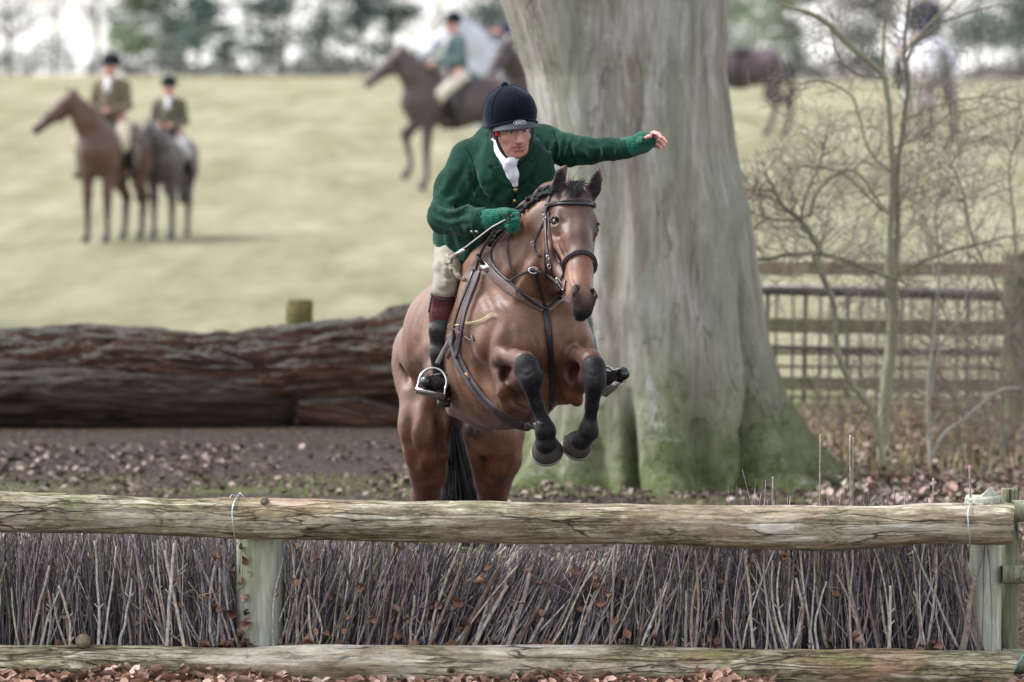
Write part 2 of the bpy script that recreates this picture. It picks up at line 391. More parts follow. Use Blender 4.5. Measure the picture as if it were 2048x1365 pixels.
LP = ['#9c7a6b', '#8d6b5c', '#ad8e80', '#785848', '#a38270', '#684b3f', '#b49b8e', '#8a6650']
# drift of beech leaves in front of the fence
n = 5200; x = r.uniform(-2.6, 2.6, n); y = r.uniform(22.1, 22.84, n)
hz = .07 + .045 * vnoise(np.stack([x, y * 0, y * 0], 1), 1.3, 3) + .03 * vnoise(np.stack([x, y * 0, y * 0], 1), 5.0, 4) + np.where(x > 1.05, -.055, 0)
z = gz(x, y) + np.clip(hz * (1 - (22.84 - y) / 1.1), -.01, .2) * r.uniform(.35, 1.15, n) + .005
leaf_mesh('fallen_leaves', np.stack([x, y, z], 1), r.uniform(.035, .07, n), pick(LP, n, r), leafm, .75, seed=4)
# scattered litter behind the fence
n = 14000; y = 23.6 + 14.5 * r.random(n) ** .8; x = r.uniform(-5.2, 5.2, n)
keep = (vnoise(np.stack([x, y, 0 * x], 1), .8, 9) + .6 * vnoise(np.stack([x, y, 0 * x], 1), 3, 10) > -.25) & ~((x < .5) & (y > 36.0)); x, y = x[keep], y[keep]; n = len(x)
leaf_mesh('leaf_litter', np.stack([x, y, gz(x, y) + .02], 1), r.uniform(.014, .042, n) * (1 + (y - 24) / 14 * .8), pick(['#9c8a80', '#6f6058', '#5a4c45', '#7a665c', '#4b413b', '#8b7a70', '#a3948a', '#6a564d', '#544a43', '#3d3630'], n, r), leafm, .45, seed=6, curl=.5)
n = 7000; x = r.uniform(1.75, 5.6, n); y = r.uniform(28.5, 37.5, n)
leaf_mesh('leaf_litter', np.stack([x, y, gz(x, y) + r.uniform(.01, .1, n)], 1), r.uniform(.03, .075, n), pick(['#a8908a', '#8d736a', '#b9a19a', '#766058', '#9c9684', '#7f765f', '#665450', '#a8867a'], n, r), leafm, .8, seed=7)
# low grass and moss tufts between the soil patches
def blades(name, x, y, h, pal, seed, wd=.006):
    r = np.random.default_rng(seed); n = len(x); z = gz(x, y); a = r.uniform(0, 6.28, n); lean = r.normal(0, .35, (n, 2)) * h[:, None]
    b = np.stack([x, y, z - .005], 1); s = np.stack([np.cos(a), np.sin(a), 0 * a], 1) * wd; m = b + np.stack([lean[:, 0] * .4, lean[:, 1] * .4, h * .6], 1); t = b + np.stack([lean[:, 0], lean[:, 1], h], 1)
    V = np.stack([b - s, b + s, m + s * .7, m - s * .7, t], 1).reshape(-1, 3); k = np.arange(n)[:, None] * 5
    Fs = [tuple(q) for q in (k + A(0, 1, 2, 3)).astype(int)] + [tuple(q) for q in (k + A(3, 2, 4)).astype(int)]
    return props(mesh_obj(name, V, Fs, leafm, None, np.repeat(pick(pal, n, r), 5, 0), False), kind='stuff')
n = 22000; x = r.uniform(-4.5, 3.0, n); y = r.uniform(30.5, 33.6, n)
keep = vnoise(np.stack([x * .5, y * 1.3, 0 * x], 1), 1.2, 21) + .5 * vnoise(np.stack([x, y, 0 * x], 1), 5, 22) > .58; x, y = x[keep], y[keep]
blades('moss_and_grass', x, y, r.uniform(.01, .035, len(x)), ['#73774a', '#83875a', '#636843', '#8f916a', '#5a5a40'], 5)
n = 9000; x = r.uniform(1.7, 5.6, n); y = r.uniform(33.0, 38.5, n)
blades('dry_grass', x, y, r.uniform(.04, .2, n), ['#9a8a6d', '#b3a383', '#7f7158', '#8c8a5e', '#6d5c4c'], 8, .007)
n = 9000; x = r.uniform(-5.6, 2.5, n); y = r.uniform(38.6, 41.5, n)
blades('dry_grass', x, y, r.uniform(.04, .16, n), ['#a3a878', '#b3b38a', '#8f9666'], 9, .008)

# ------------------------------------------------------------------ beech trunk
def bark(name, kind='beech'):
    m = NT(name); c = m.coords((1, 1, .16)); c1 = m.coords()
    big = m.noise(c1, 1.1, 5, .6, .4); st = m.noise(c, 7, 7, .65, .6); fine = m.noise(m.coords((1, 1, .5)), 30, 7, .8)
    col = m.ramp(st, [(.3, lin('#6f6a5e')), (.42, lin('#857f73')), (.5, lin('#938e83')), (.58, lin('#a29e96')), (.7, lin('#bbb9b5'))])
    col = m.mix(m.ramp(m.noise(m.coords((1, 1, .12)), 3.2, 5, .6, .5), [(.48, 0.), (.64, .6)]), col, tuple(lin('#7c8270')))
    sp = m.new('ShaderNodeSeparateXYZ'); m.link(c1, sp.inputs[0])
    h = m.math('SUBTRACT', m.math('ADD', m.math('MULTIPLY', big, 1.0), m.math('MULTIPLY', st, .7)), m.math('MULTIPLY', sp.outputs[2], .46))
    col = m.mix(m.ramp(h, [(.38, 0.), (.75, .85)]), col, tuple(lin('#60674a')))
    col = m.mix(m.ramp(h, [(.86, 0.), (1.0, .85)]), col, tuple(lin('#4e5a28')))
    cr = m.noise(m.coords((1, 1, .13)), 9.5, 3, .5, .35); crk = m.ramp(cr, [(.48, 0.), (.498, 1.), (.502, 1.), (.52, 0.)])
    ck = m.math('MULTIPLY', crk, m.ramp(m.noise(m.coords((1, 1, .4), kind='Object'), 2.3, 3), [(.5, 0.), (.62, .4)]))
    col = m.mix(ck, col, tuple(lin('#574c41')))
    s2 = m.noise(m.coords((1, 1, .1)), 26, 6, .75, .4); col = m.mix(1.0, col, m.ramp(s2, [(.3, .68), (.5, 1.), (.7, 1.22)]), 'MULTIPLY')
    s3 = m.noise(m.coords((1, 1, .35)), 5, 7, .8, .8); col = m.mix(m.ramp(s3, [(.58, 0.), (.68, .6)]), col, tuple(lin('#b9bcbd')))
    pm_ = m.noise(c1, 4.5, 8, .8, .5); ph_ = m.math('SUBTRACT', pm_, m.math('MULTIPLY', sp.outputs[2], .22)); col = m.mix(m.ramp(ph_, [(.42, 0.), (.52, .85)]), col, m.ramp(fine, [(.35, lin('#2b331b')), (.65, lin('#5c663b'))]))
    rg = m.noise(m.coords((.5, .5, 5)), 3, 4, .6, .6); rr = m.ramp(rg, [(.47, 0.), (.5, .12), (.53, 0.)])
    col = m.mix(rr, col, tuple(lin('#6c6357')))
    col = m.mix(m.ramp(fine, [(.62, 0.), (.74, .55)]), col, tuple(lin('#b9b8b4')))
    col = m.mix(m.ramp(fine, [(.28, .5), (.4, 0.)]), col, tuple(lin('#5d574b')))
    hh = m.math('ADD', m.math('MULTIPLY', fine, .35), m.math('SUBTRACT', st, ck)); m.bump(hh, .9, .03)
    return m.fin(col, .9, .2)
TD = 32.9
prof_y = [1010, 974, 935, 870, 790, 680, 560, 420, 300, 150, 0, -200, -1200]
lef = [975, 1003, 1032, 1058, 1072, 1080, 1086, 1088, 1085, 1058, 1005, 930, 700]
rig = [1765, 1700, 1645, 1600, 1562, 1535, 1518, 1497, 1470, 1452, 1455, 1470, 1500]
hs_ = [P(1200, q, TD)[2] for q in prof_y]
def trunk_shape(z):
    l = np.interp(z, hs_, [P(a, 0, TD)[0] for a in lef]); rr = np.interp(z, hs_, [P(a, 0, TD)[0] for a in rig]); return (l + rr) / 2, (rr - l) / 2
nz_, nt_ = 420, 400; zz = np.linspace(-.25, hs_[-1], nz_); th = np.arange(nt_) * 2 * math.pi / nt_
Z2, T2 = np.meshgrid(zz, th, indexing='ij'); cx, rad = trunk_shape(Z2); cx0, _ = trunk_shape(A(0.9))
def angd(t, t0): return (t - t0 + math.pi) % (2 * math.pi) - math.pi
rr = np.ones_like(Z2)
# flutes: angle measured from +X, camera side is -90 degrees
def groove(px0, px1, y0, y1, depth, wid, fall=.25):
    global rr
    za, zb = P(1200, y0, TD)[2], P(1200, y1, TD)[2]; lo_, hi_ = min(za, zb), max(za, zb)
    xx = np.interp(Z2, [lo_, hi_], [P(px1 if za > zb else px0, 0, TD)[0], P(px0 if za > zb else px1, 0, TD)[0]])
    t0 = -np.arccos(np.clip((xx - cx) / rad, -1, 1)); env = np.clip(np.minimum(Z2 - lo_ + fall, hi_ - Z2 + fall) / fall, 0, 1)
    rr = rr - depth * env * np.exp(-(angd(T2, t0) / wid) ** 2)
groove(1178, 1225, -900, 420, .13, .13, .8); groove(1195, 1150, 300, 760, .05, .12, .5)
groove(1254, 1262, 870, 1040, .24, .05, .3); groove(1240, 1262, 780, 1040, .08, .14, .5); groove(1490, 1512, 600, 900, .15, .09, .5); groove(1500, 1560, 860, 1050, .18, .1, .3)
groove(1375, 1440, 420, 860, .04, .12, .6); groove(1110, 1095, 780, 1040, .14, .12, .4); groove(1330, 1345, -500, 300, .035, .16, .6); groove(1405, 1430, 850, 1040, .16, .1, .4); groove(1170, 1165, 900, 1040, .12, .1, .2)
groove(1290, 1300, 300, 700, .03, .12, .5)
low = np.clip((1.0 - Z2) / 1.0, 0, 1) ** 1.6
rr = rr + low * .13 * np.sin(T2 * 7 + .9) + .035 * vnoise(np.stack([np.cos(T2) * 2.4, np.sin(T2) * 2.4, Z2 * .5], -1), 1.2, 3) + .014 * vnoise(np.stack([np.cos(T2) * 7, np.sin(T2) * 7, Z2 * .9], -1), 1.1, 4) + .006 * vnoise(np.stack([np.cos(T2) * 20, np.sin(T2) * 20, Z2 * 3], -1), 1.2, 5)
# bulging bark folds right of the middle
rr = rr + .02 * np.exp(-((Z2 - 2.1) / .5) ** 2) * np.sin(T2 * 11) 
X2 = cx + rad * rr * np.cos(T2); Y2 = TD + .25 + rad * rr * np.sin(T2) * .95
tv = np.stack([X2, Y2, Z2], -1).reshape(-1, 3); q = np.arange(nz_ - 1)[:, None] * nt_ + np.arange(nt_)[None, :]; q2 = np.arange(nz_ - 1)[:, None] * nt_ + (np.arange(nt_)[None, :] + 1) % nt_
tf = np.stack([q, q2, q2 + nt_, q + nt_], -1).reshape(-1, 4)
tb = thing('beech_tree', (float(cx0), TD + .25, 0), 'massive smooth grey beech trunk with mossy flared buttress roots behind the jumping horse', 'tree')
mesh_obj('trunk', tv, tf, bark('beech_bark'), tb)
mb = MB(); topc = trunk_shape(A(hs_[-1]))
for k in range(5):
    a = k * 1.26 + .3; s0 = A(float(topc[0]), TD + .25, hs_[-1] - .3)
    pts = [s0, s0 + A(math.cos(a) * .7, math.sin(a) * .7, 1.2), s0 + A(math.cos(a) * 2.1, math.sin(a) * 2.1, 2.8), s0 + A(math.cos(a) * 4, math.sin(a) * 4, 5.0)]
    mb.tube(spline(pts, 6), np.linspace(.5, .07, 19), 12)
mb.build('limbs', bpy.data.materials['beech_bark'], tb, cols=False)

# ------------------------------------------------------------------ rotten log
def logmat(name, top, mid, dark):
    m = NT(name); c = m.coords((.35, 1.3, 1.3)); st = m.noise(c, 6, 8, .7, .8); f = m.noise(m.coords((.6, 1.5, 1.5)), 26, 6, .7, .5)
    col = m.ramp(st, [(.33, lin(dark)), (.47, lin(mid) * .8), (.58, lin(mid)), (.7, lin(mid) * 1.5)])
    gmn = m.new('ShaderNodeNewGeometry'); sp = m.new('ShaderNodeSeparateXYZ'); m.link(gmn.outputs['Normal'], sp.inputs[0])
    t = m.math('ADD', sp.outputs[2], m.math('MULTIPLY', m.math('SUBTRACT', st, .5), .8))
    col = m.mix(m.ramp(t, [(.5, 0.), (.66, 1.)]), col, m.ramp(f, [(.35, lin(top) * .45), (.65, lin(top) * 1.2)]))
    m.bump(m.math('ADD', st, m.math('MULTIPLY', f, .6)), 1.0, .06); return m.fin(col, .95, .15)
def rough_log(name, pts, rads, mat, base, label, cat, seed=1, amp=.1, seg=48, step=10, parent=None, squash=1.0, xs_=.7, rot=0.):
    c = spline([list(p) + [q] for p, q in zip(pts, rads)], step); m = len(c); T = np.gradient(c[:, :3], axis=0); T /= np.linalg.norm(T, axis=1, keepdims=True)
    up = A(0, 0, 1); S1 = np.cross(T, up); S1 /= np.linalg.norm(S1, axis=1, keepdims=True); U1 = np.cross(S1, T); t = np.arange(seg) * 2 * math.pi / seg
    L = np.concatenate([[0], np.cumsum(np.linalg.norm(np.diff(c[:, :3], axis=0), axis=1))])
    q = np.stack([np.tile(L[:, None] * xs_, (1, seg)), np.tile(np.cos(t) * 1.0, (m, 1)), np.tile(np.sin(t) * 1.0, (m, 1))], -1)
    rr = c[:, 3][:, None] * (1 + amp * (vnoise(q, 1.4, seed) + .55 * vnoise(q, 4.1, seed + 1) + .3 * vnoise(q, 9, seed + 2)) )
    if rot: q3 = q * A(.4, 1, 1); q3 = q3 + .3 * vnoise(q3, 1.5, 44)[..., None]; rr = rr * (1 - rot * (np.clip(1 - np.abs(vnoise(q3, 3.3, 50)) * 5, 0, 1) + .7 * np.clip(1 - np.abs(vnoise(q3 * A(1.6, 1, 1), 8, 51)) * 4, 0, 1) + .35 * np.clip(1 - np.abs(vnoise(q3 * A(3, 1, 1), 19, 53)) * 3, 0, 1) - .5 * vnoise(q * A(3, 1, 1), 6, 52)))
    V = c[:, None, :3] + rr[..., None] * (np.cos(t)[None, :, None] * S1[:, None] + np.sin(t)[None, :, None] * U1[:, None] * squash)
    V = V.reshape(-1, 3); i = np.arange(m - 1)[:, None] * seg; a = np.arange(seg)[None, :]; b = (a + 1) % seg
    Fs = [tuple(x) for x in np.stack([i + a, i + b, i + seg + b, i + seg + a], -1).reshape(-1, 4)]
    for e, o in ((0, -1), (m - 1, 1)):
        ring = list(range(e * seg, e * seg + seg)); cc = c[e, :3] + T[e] * o * -.01; V = np.vstack([V, cc]); k = len(V) - 1
        Fs += [((ring[j], ring[(j + 1) % seg], k) if o < 0 else (ring[(j + 1) % seg], ring[j], k)) for j in range(seg)]
    ob = mesh_obj(name, V, Fs, mat, parent, None, True, base)
    if label: props(ob, label, cat)
    return ob
lm = logmat('rotten_wood', '#6a6861', '#634a3d', '#140d0a')
l2 = logmat('old_bark', '#5c5751', '#4e423c', '#1b1513')
LD = 38.0
fl_ = thing('fallen_log', P(300, 850, LD) * A(1, 1, 0), 'long weathered fallen trunk split along its length lying across the ground behind the jumping horse', 'log')
rough_log('trunk', [P(-420, 752, LD + .1), P(-100, 752, LD + .1), P(60, 756, LD + .1), P(180, 750, LD + .1), P(300, 752, LD), P(420, 757, LD), P(520, 754, LD), P(640, 742, LD), P(760, 736, LD), P(860, 724, LD), P(1010, 718, LD), P(1120, 716, LD)],
          [.34, .335, .33, .34, .335, .325, .33, .34, .35, .355, .36, .33], lm, None, None, None, 3, .1, 190, 46, rot=.12, parent=fl_, xs_=.42)
rough_log('bark_slab', [P(-420, 785, LD - .1), P(-50, 788, LD - .12), P(120, 790, LD - .12), P(250, 793, LD - .13), P(400, 798, LD - .13), P(500, 802, LD - .12), P(565, 806, LD - .06), P(592, 808, LD)],
          [.28, .275, .27, .26, .255, .24, .19, .1], l2, None, None, None, 8, .12, 150, 40, rot=.05, parent=fl_, squash=.82, xs_=.5)
rough_log('broken_wood', [P(600, 812, LD - .16), P(690, 822, LD - .2), P(760, 836, LD - .22), P(830, 850, LD - .2)], [.1, .13, .11, .05], lm, None, None, None, 12, .25, 60, 26, rot=.14, parent=fl_)
rough_log('cut_stump', [P(599, 690, 39.4), P(599, 640, 39.4), P(600, 612, 39.4), P(600, 600, 39.4)], [.095, .095, .093, .078], logmat('stump_wood', '#8a8455', '#7d764e', '#4a452c'), P(600, 700, 39.4), 'short round topped wooden stump peeping over the fallen log', 'stump', 5, .05, 28, 6, squash=1)

# ------------------------------------------------------------------ brush fence in front
def railmat(name):
    m = NT(name); c0 = m.coords((1, 1, 1))
    nz = m.new('ShaderNodeTexNoise'); nz.inputs['Scale'].default_value = 5; nz.inputs['Detail'].default_value = 5; m.link(m.coords((.5, 1, 1)), nz.inputs['Vector'])
    va = m.new('ShaderNodeVectorMath', operation='MULTIPLY_ADD'); va.inputs[1].default_value = (.05, .05, .05); m.link(nz.outputs['Color'], va.inputs[0]); m.link(m.coords((.06, 1, 1)), va.inputs[2]); wv_ = va.outputs[0]
    def vor(sc, feat='F1'):
        v = m.new('ShaderNodeTexVoronoi'); v.feature = feat; v.inputs['Scale'].default_value = sc; m.link(wv_, v.inputs['Vector']); return v
    fl1 = vor(15); fl2 = vor(36); ed1 = vor(15, 'DISTANCE_TO_EDGE'); ed2 = vor(36, 'DISTANCE_TO_EDGE')
    bw = m.new('ShaderNodeRGBToBW'); m.link(fl1.outputs['Color'], bw.inputs[0]); bw2 = m.new('ShaderNodeRGBToBW'); m.link(fl2.outputs['Color'], bw2.inputs[0])
    g1 = m.noise(m.coords((.22, 1, 1)), 9, 8, .7, .7); g2 = m.noise(m.coords((.08, 1, 1)), 52, 7, .75, .3); g3 = m.noise(m.coords((.35, 1, 1)), 30, 7, .75, .6)
    c1 = m.coords((.6, 1, 1)); pt = m.noise(c1, 2.4, 5, .6, .5); pt2 = m.noise(c1, 4.1, 6, .65, .9)
    base = m.math('ADD', m.math('MULTIPLY', g1, .7), m.math('ADD', m.math('MULTIPLY', bw.outputs[0], .22), m.math('MULTIPLY', bw2.outputs[0], .12)))
    col = m.ramp(base, [(.36, lin('#6a5d4d')), (.46, lin('#968872')), (.54, lin('#afa390')), (.62, lin('#c0b8aa')), (.72, lin('#ddd7cc'))])
    flake = m.ramp(m.math('ADD', pt, m.math('MULTIPLY', g3, .25)), [(.6, 0.), (.66, 1.)])                  # weathered flaky stretches
    fcol = m.ramp(m.math('ADD', m.math('MULTIPLY', g3, .75), m.math('MULTIPLY', bw2.outputs[0], .25)), [(.36, lin('#4e4735')), (.46, lin('#857e63')), (.56, lin('#a9a48a')), (.68, lin('#cbc7b4'))])
    col = m.mix(m.math('MULTIPLY', flake, .8), col, fcol)
    col = m.mix(m.ramp(m.noise(c1, 1.7, 4, .5, .3), [(.57, 0.), (.66, .55)]), col, tuple(lin('#a17c60')))
    col = m.mix(m.ramp(m.noise(c1, 3.1, 6, .7, .3), [(.6, 0.), (.66, .7)]), col, m.ramp(g2, [(.35, lin('#434d24')), (.65, lin('#7f8a52'))]))
    col = m.mix(m.ramp(pt2, [(.6, 0.), (.66, .55)]), col, tuple(lin('#6f665f')))
    e1 = m.ramp(ed1.outputs['Distance'], [(0., .9), (.022, 0.)]); e2 = m.ramp(ed2.outputs['Distance'], [(0., 1.), (.05, 0.)])
    gate = m.ramp(m.noise(m.coords((.5, 1, 1)), 5, 4), [(.5, 0.), (.58, 1.)])
    crk = m.math('MAXIMUM', m.math('MULTIPLY', e1, gate), m.math('MULTIPLY', m.math('MULTIPLY', e2, flake), .45))
    col = m.mix(1.0, col, m.ramp(g2, [(.32, .42), (.46, .97), (.66, 1.25)]), 'MULTIPLY'); col = m.mix(1.0, col, m.ramp(g3, [(.34, .5), (.48, 1.), (.66, 1.25)]), 'MULTIPLY')
    col = m.mix(m.math('MULTIPLY', crk, .9), col, tuple(lin('#30281f')))
    v = m.new('ShaderNodeTexVoronoi'); v.inputs['Scale'].default_value = 4.0; m.link(m.coords((.6, 1, 1)), v.inputs['Vector'])
    kn = m.ramp(v.outputs['Distance'], [(.02, 1.), (.035, .8), (.05, 0.)]); col = m.mix(kn, col, tuple(lin('#352a22')))
    h = m.math('SUBTRACT', m.math('ADD', m.math('ADD', g3, m.math('MULTIPLY', g2, .8)), m.math('MULTIPLY', bw.outputs[0], .9)), m.math('ADD', m.math('MULTIPLY', crk, 1.6), m.math('MULTIPLY', kn, .8)))
    m.bump(h, 1.0, .016); return m.fin(col, .85, .2)
rm = railmat('weathered_rail')
FD = 22.95
fb = thing('brush_fence', (0, FD, 0), 'low rustic jump of weathered log rails packed with upright brushwood sticks', 'fence')
def rail(name, way, seed, amp=.05, label=None, seg=110, step=60, mat=rm):
    return rough_log(name, [P(a, b, d) for a, b, d, _ in way], [R(q, FD) for *_, q in way], mat, None, label, None, seed, amp, seg, step, parent=fb, xs_=1.2, rot=.022)
rail('top_rail', [(-260, 1010, FD, 42), (0, 1023, FD, 41), (200, 1028, FD, 39), (360, 1035, FD, 37), (480, 1037, FD, 42), (640, 1040, FD, 42), (800, 1044, FD, 41), (1000, 1046, FD, 42), (1250, 1049, FD, 40), (1450, 1053, FD, 43), (1640, 1056, FD, 45), (1760, 1054, FD, 42), (1860, 1047, FD, 40), (1960, 1049, FD, 42), (2015, 1048, FD, 42), (2024, 1048, FD, 39)], 21)
rail('bottom_rail', [(-260, 1322, 22.88, 42), (0, 1331, 22.88, 41), (200, 1334, 22.88, 43), (460, 1334, 22.88, 37), (600, 1332, 22.88, 43), (900, 1334, 22.88, 44), (1200, 1334, 22.88, 43), (1500, 1340, 22.88, 42), (1760, 1342, 22.88, 43), (2000, 1345, 22.88, 41), (2018, 1346, 22.88, 38)], 33)
# splits and knots standing proud of the rails
knm = mat_simple('knot_wood', lin('#6e6354'), .9, .2, 60, .4, .6, .006)
for px, py, rp in [(165, 1283, 13), (700, 1320, 9), (528, 1003, 8)]:
    mb = MB(); c = P(px, py, FD - .07 if py < 1100 else 22.81); mb.tube([c + A(0, .05, -.006), c + A(0, .012, 0), c + A(0, 0, .002), c + A(0, .002, .003)], [R(rp) * 1.15, R(rp), R(rp) * .7, .002], 12)
    mb.build('knot', knm, fb, cols=False)
def postmat(name, a, b):
    m = NT(name); c = m.coords((1, 1, .18)); g1 = m.noise(c, 16, 7, .65, .6); g2 = m.noise(m.coords((1, 1, .1)), 70, 5, .7)
    col = m.ramp(g1, [(.3, lin(a) * .62), (.5, lin(a)), (.7, lin(b))]); col = m.mix(1.0, col, m.ramp(g2, [(.35, .75), (.6, 1.08)]), 'MULTIPLY')
    col = m.mix(m.ramp(m.noise(m.coords((1, 1, .5)), 5, 4), [(.5, 0.), (.68, .5)]), col, tuple(lin('#7f8a62')))
    ck = m.noise(m.coords((1, 1, .06)), 9, 3, .5, .3); cr = m.ramp(ck, [(.494, 0.), (.499, 1.), (.501, 1.), (.506, 0.)]); col = m.mix(cr, col, tuple(lin('#23231c')))
    m.bump(m.math('SUBTRACT', g1, cr), .7, .01); return m.fin(col, .85, .2)
pm = postmat('treated_post', '#9fa294', '#b6b8aa')
def post(name, px, ytop, d, rpx, parent, seed, ybot=None, mat=pm, label=None, base=None):
    z1 = P(px, ytop, d)[2]; x = P(px, ytop, d)[0]; zb = -.2; s = 32; L = np.linspace(zb, z1, 26); t = np.arange(s) * 2 * math.pi / s
    q = np.stack([np.tile(np.cos(t), (26, 1)), np.tile(np.sin(t), (26, 1)), np.tile(L[:, None] * 1.2, (1, s))], -1)
    rr = R(rpx, d) * (1 + .03 * vnoise(q, 1.3, seed) + .015 * vnoise(q, 5, seed + 1)); V = np.stack([x + rr * np.cos(t), P(px, ytop, d)[1] + rr * np.sin(t), np.tile(L[:, None], (1, s))], -1).reshape(-1, 3)
    V[-s:, 2] -= .004; V = np.vstack([V, V[-s:] * A(1, 1, 1) * 1.0]); cen = V[-s:].mean(0); V[-s:] = cen + (V[-s:] - cen) * .93; V[-s:, 2] += .008 + .004 * np.sin(t * 2 + seed)
    Fs = [(i * s + j, i * s + (j + 1) % s, (i + 1) * s + (j + 1) % s, (i + 1) * s + j) for i in range(26) for j in range(s)] + [tuple(26 * s + j for j in range(s))]
    o = mesh_obj(name, V, Fs, mat, parent, None, True, base)
    if label: props(o, label)
    return o
post('post', 518, 1040, 23.12, 46, fb, 1); post('post', 1967, 994, 23.16, 37, fb, 2, label='mossy end post beside the rail end')
# cleft wedge sitting on the end post
mb = MB(); c = P(1978, 990, 23.16); v = [c + A(-.05, -.04, -.02), c + A(.055, -.04, -.02), c + A(.055, .04, -.02), c + A(-.05, .04, -.02), c + A(-.002, -.03, .028), c + A(.012, .03, .03)]
mb.add(v, [(0, 1, 2, 3), (0, 1, 4), (1, 2, 5, 4), (2, 3, 5), (3, 0, 4, 5)]); mb.build('wedge', pm, fb, smooth=False, cols=False)
wm = NT('wire').fin(lin('#b9c0c0'), .4, .5, metal=.6)
for x0 in (475, 1941):
    mb = MB(); t = np.linspace(0, 2 * math.pi, 40); rr = R(45, FD); c = P(x0, 1040 if x0 < 1000 else 1050, FD)
    mb.tube(np.stack([c[0] + .015 * np.sin(t) + .004 * np.cos(3 * t), c[1] + rr * np.sin(t) * 1.03, c[2] + rr * 1.07 * np.cos(t)], 1), .0024, 6)
    mb.tube([c + A(-.005, -.02, rr + .003), c + A(.012, -.03, rr + .02), c + A(.03, -.04, rr + .004)], .002, 5); mb.tube([c + A(0, -.02, rr + .004), c + A(-.02, -.03, rr + .015), c + A(-.03, -.045, rr)], .002, 5)
    mb.build('tie_wire', wm, fb, cols=False)
# sticks
stm = NT('stick_bark'); at = stm.new('ShaderNodeAttribute'); at.attribute_name = 'Col'; cc = stm.coords((1, 1, .5))
ff = stm.noise(cc, 80, 5, .75); sc_ = stm.mix(1.0, at.outputs['Color'], stm.ramp(ff, [(.34, .45), (.5, 1.), (.66, 1.6)]), 'MULTIPLY')
stm.bump(ff, .5, .003); stickm = stm.fin(sc_, .75, .3)
r = np.random.default_rng(11)
def lean_at(px): return np.interp(px, [-100, 100, 300, 470, 580, 700, 850, 1000, 1150, 1260, 1400, 1700, 1900], [-.02, .03, -.1, -.12, .06, .16, .3, .45, .36, .18, .05, -.03, -.06])
def top_at(px):
    b = np.interp(px, [-100, 470, 560, 860, 900, 950, 1020, 1120, 1200, 1260, 1300, 2000], [1052, 1058, 1062, 1072, 1076, 1084, 1092, 1106, 1088, 1066, 1052, 1040]); return b
STP = ['#7d7378', '#6b6268', '#8a8288', '#9c9595', '#756a6c', '#5a5258', '#857c78', '#786a68', '#686470', '#9c948e']
def stick(px, d, thick, full=False, top=None):
    ln = lean_at(px) + r.normal(0, .13 if thick < .004 else .17) + (r.normal(0, .45) if r.random() < .1 else 0); yb = r.uniform(1290, 1330); yt = top if top else top_at(px) + r.exponential(10) + (r.uniform(0, 130) if r.random() < .25 and not full else r.uniform(-6, 25))
    L = R(yb - yt, FD); b = P(px - ln * (yb - yt) * .5, yb, d); n = 7; t = np.linspace(0, 1, n)
    wob = np.cumsum(r.normal(0, .0022, (n, 2)), 0) * (.6 + thick / .008); bow = r.normal(0, .02) * np.sin(t * math.pi)
    pts = np.stack([b[0] + ln * L * t + wob[:, 0] + bow, b[1] + wob[:, 1] * .6 - 0.0 * t, b[2] + L * t], 1)
    col = lin(STP[r.integers(len(STP))]) * (r.uniform(.22, .5) if r.random() < .42 else r.uniform(.75, 1.6))
    if thick > .0034 and r.random() < .4: col = lin('#aaa39b') * r.uniform(.7, 1.3)
    if r.random() < .03: col = lin('#6f7a55')
    return pts, np.linspace(thick, thick * r.uniform(.45, .8), n), col
inpost = lambda px: 468 < px < 570
fill = MB()
for k in range(5600):
    px = r.uniform(-120, 1945); d = 23.06 + .42 * r.random()
    if inpost(px) and d < 23.22: d = r.uniform(23.22, 23.36)
    if 930 < px < 1250: d = r.uniform(23.06, 23.3)
    th_ = r.choice([.0017, .0024, .0032, .0043, .0058], p=[.26, .3, .24, .13, .07])
    p, q, c = stick(px, d, th_); fill.tube(p, q, 5, c, cap=False)
    if r.random() < .5:      # a side twig
        i = r.integers(2, 5); e = p[i] + A(r.normal(0, .06), -abs(r.normal(0, .012)), r.uniform(.03, .13)); fill.tube([p[i], (p[i] + e) / 2 + r.normal(0, .004, 3), e], [th_ * .6, th_ * .5, th_ * .3], 4, c, cap=False)
# twig tips above the rail at the right
for k in range(110):
    px = r.choice([r.normal(1525, 32), r.normal(1735, 32), r.uniform(1440, 1930), r.normal(1820, 60)], p=[.35, .3, .2, .15]); px = min(max(px, 1440), 1925)
    p, q, c = stick(px, r.uniform(23.1, 23.3), r.choice([.0012, .0018, .0026]), top=1005 - abs(r.normal(0, 24))); fill.tube(p, q, 5, c, cap=False)
props(fill.build('brushwood', stickm, fb), kind='stuff')
big = [(1640, 867, .0048), (1698, 868, .0055), (1704, 872, .0062), (1545, 952, .006), (1938, 930, .005), (1866, 955, .0038), (1510, 975, .003)]
k = 0
for px, top, t_ in big:
    p, q, c = stick(px, 23.15, t_, True, top); p[:, 0] = np.linspace(p[0, 0], P(px, top, 23.15)[0], 7) + r.normal(0, .002, 7); p[:, 0] = p[:, 0] * .15 + .85 * (P(px, top, 23.15)[0] + .0 * p[:, 0]) + r.normal(0, .002, 7)
    m_ = MB(); pp = spline(p, 3); m_.tube(pp, np.linspace(q[0], q[-1] * 1.2, len(pp)), 8, lin('#877d70')); m_.tube([pp[-1], pp[-1] + A(0, 0, .004)], q[-1] * 1.1, 8, lin('#c9bfae')); m_.build('stick', stickm, fb); k += 1
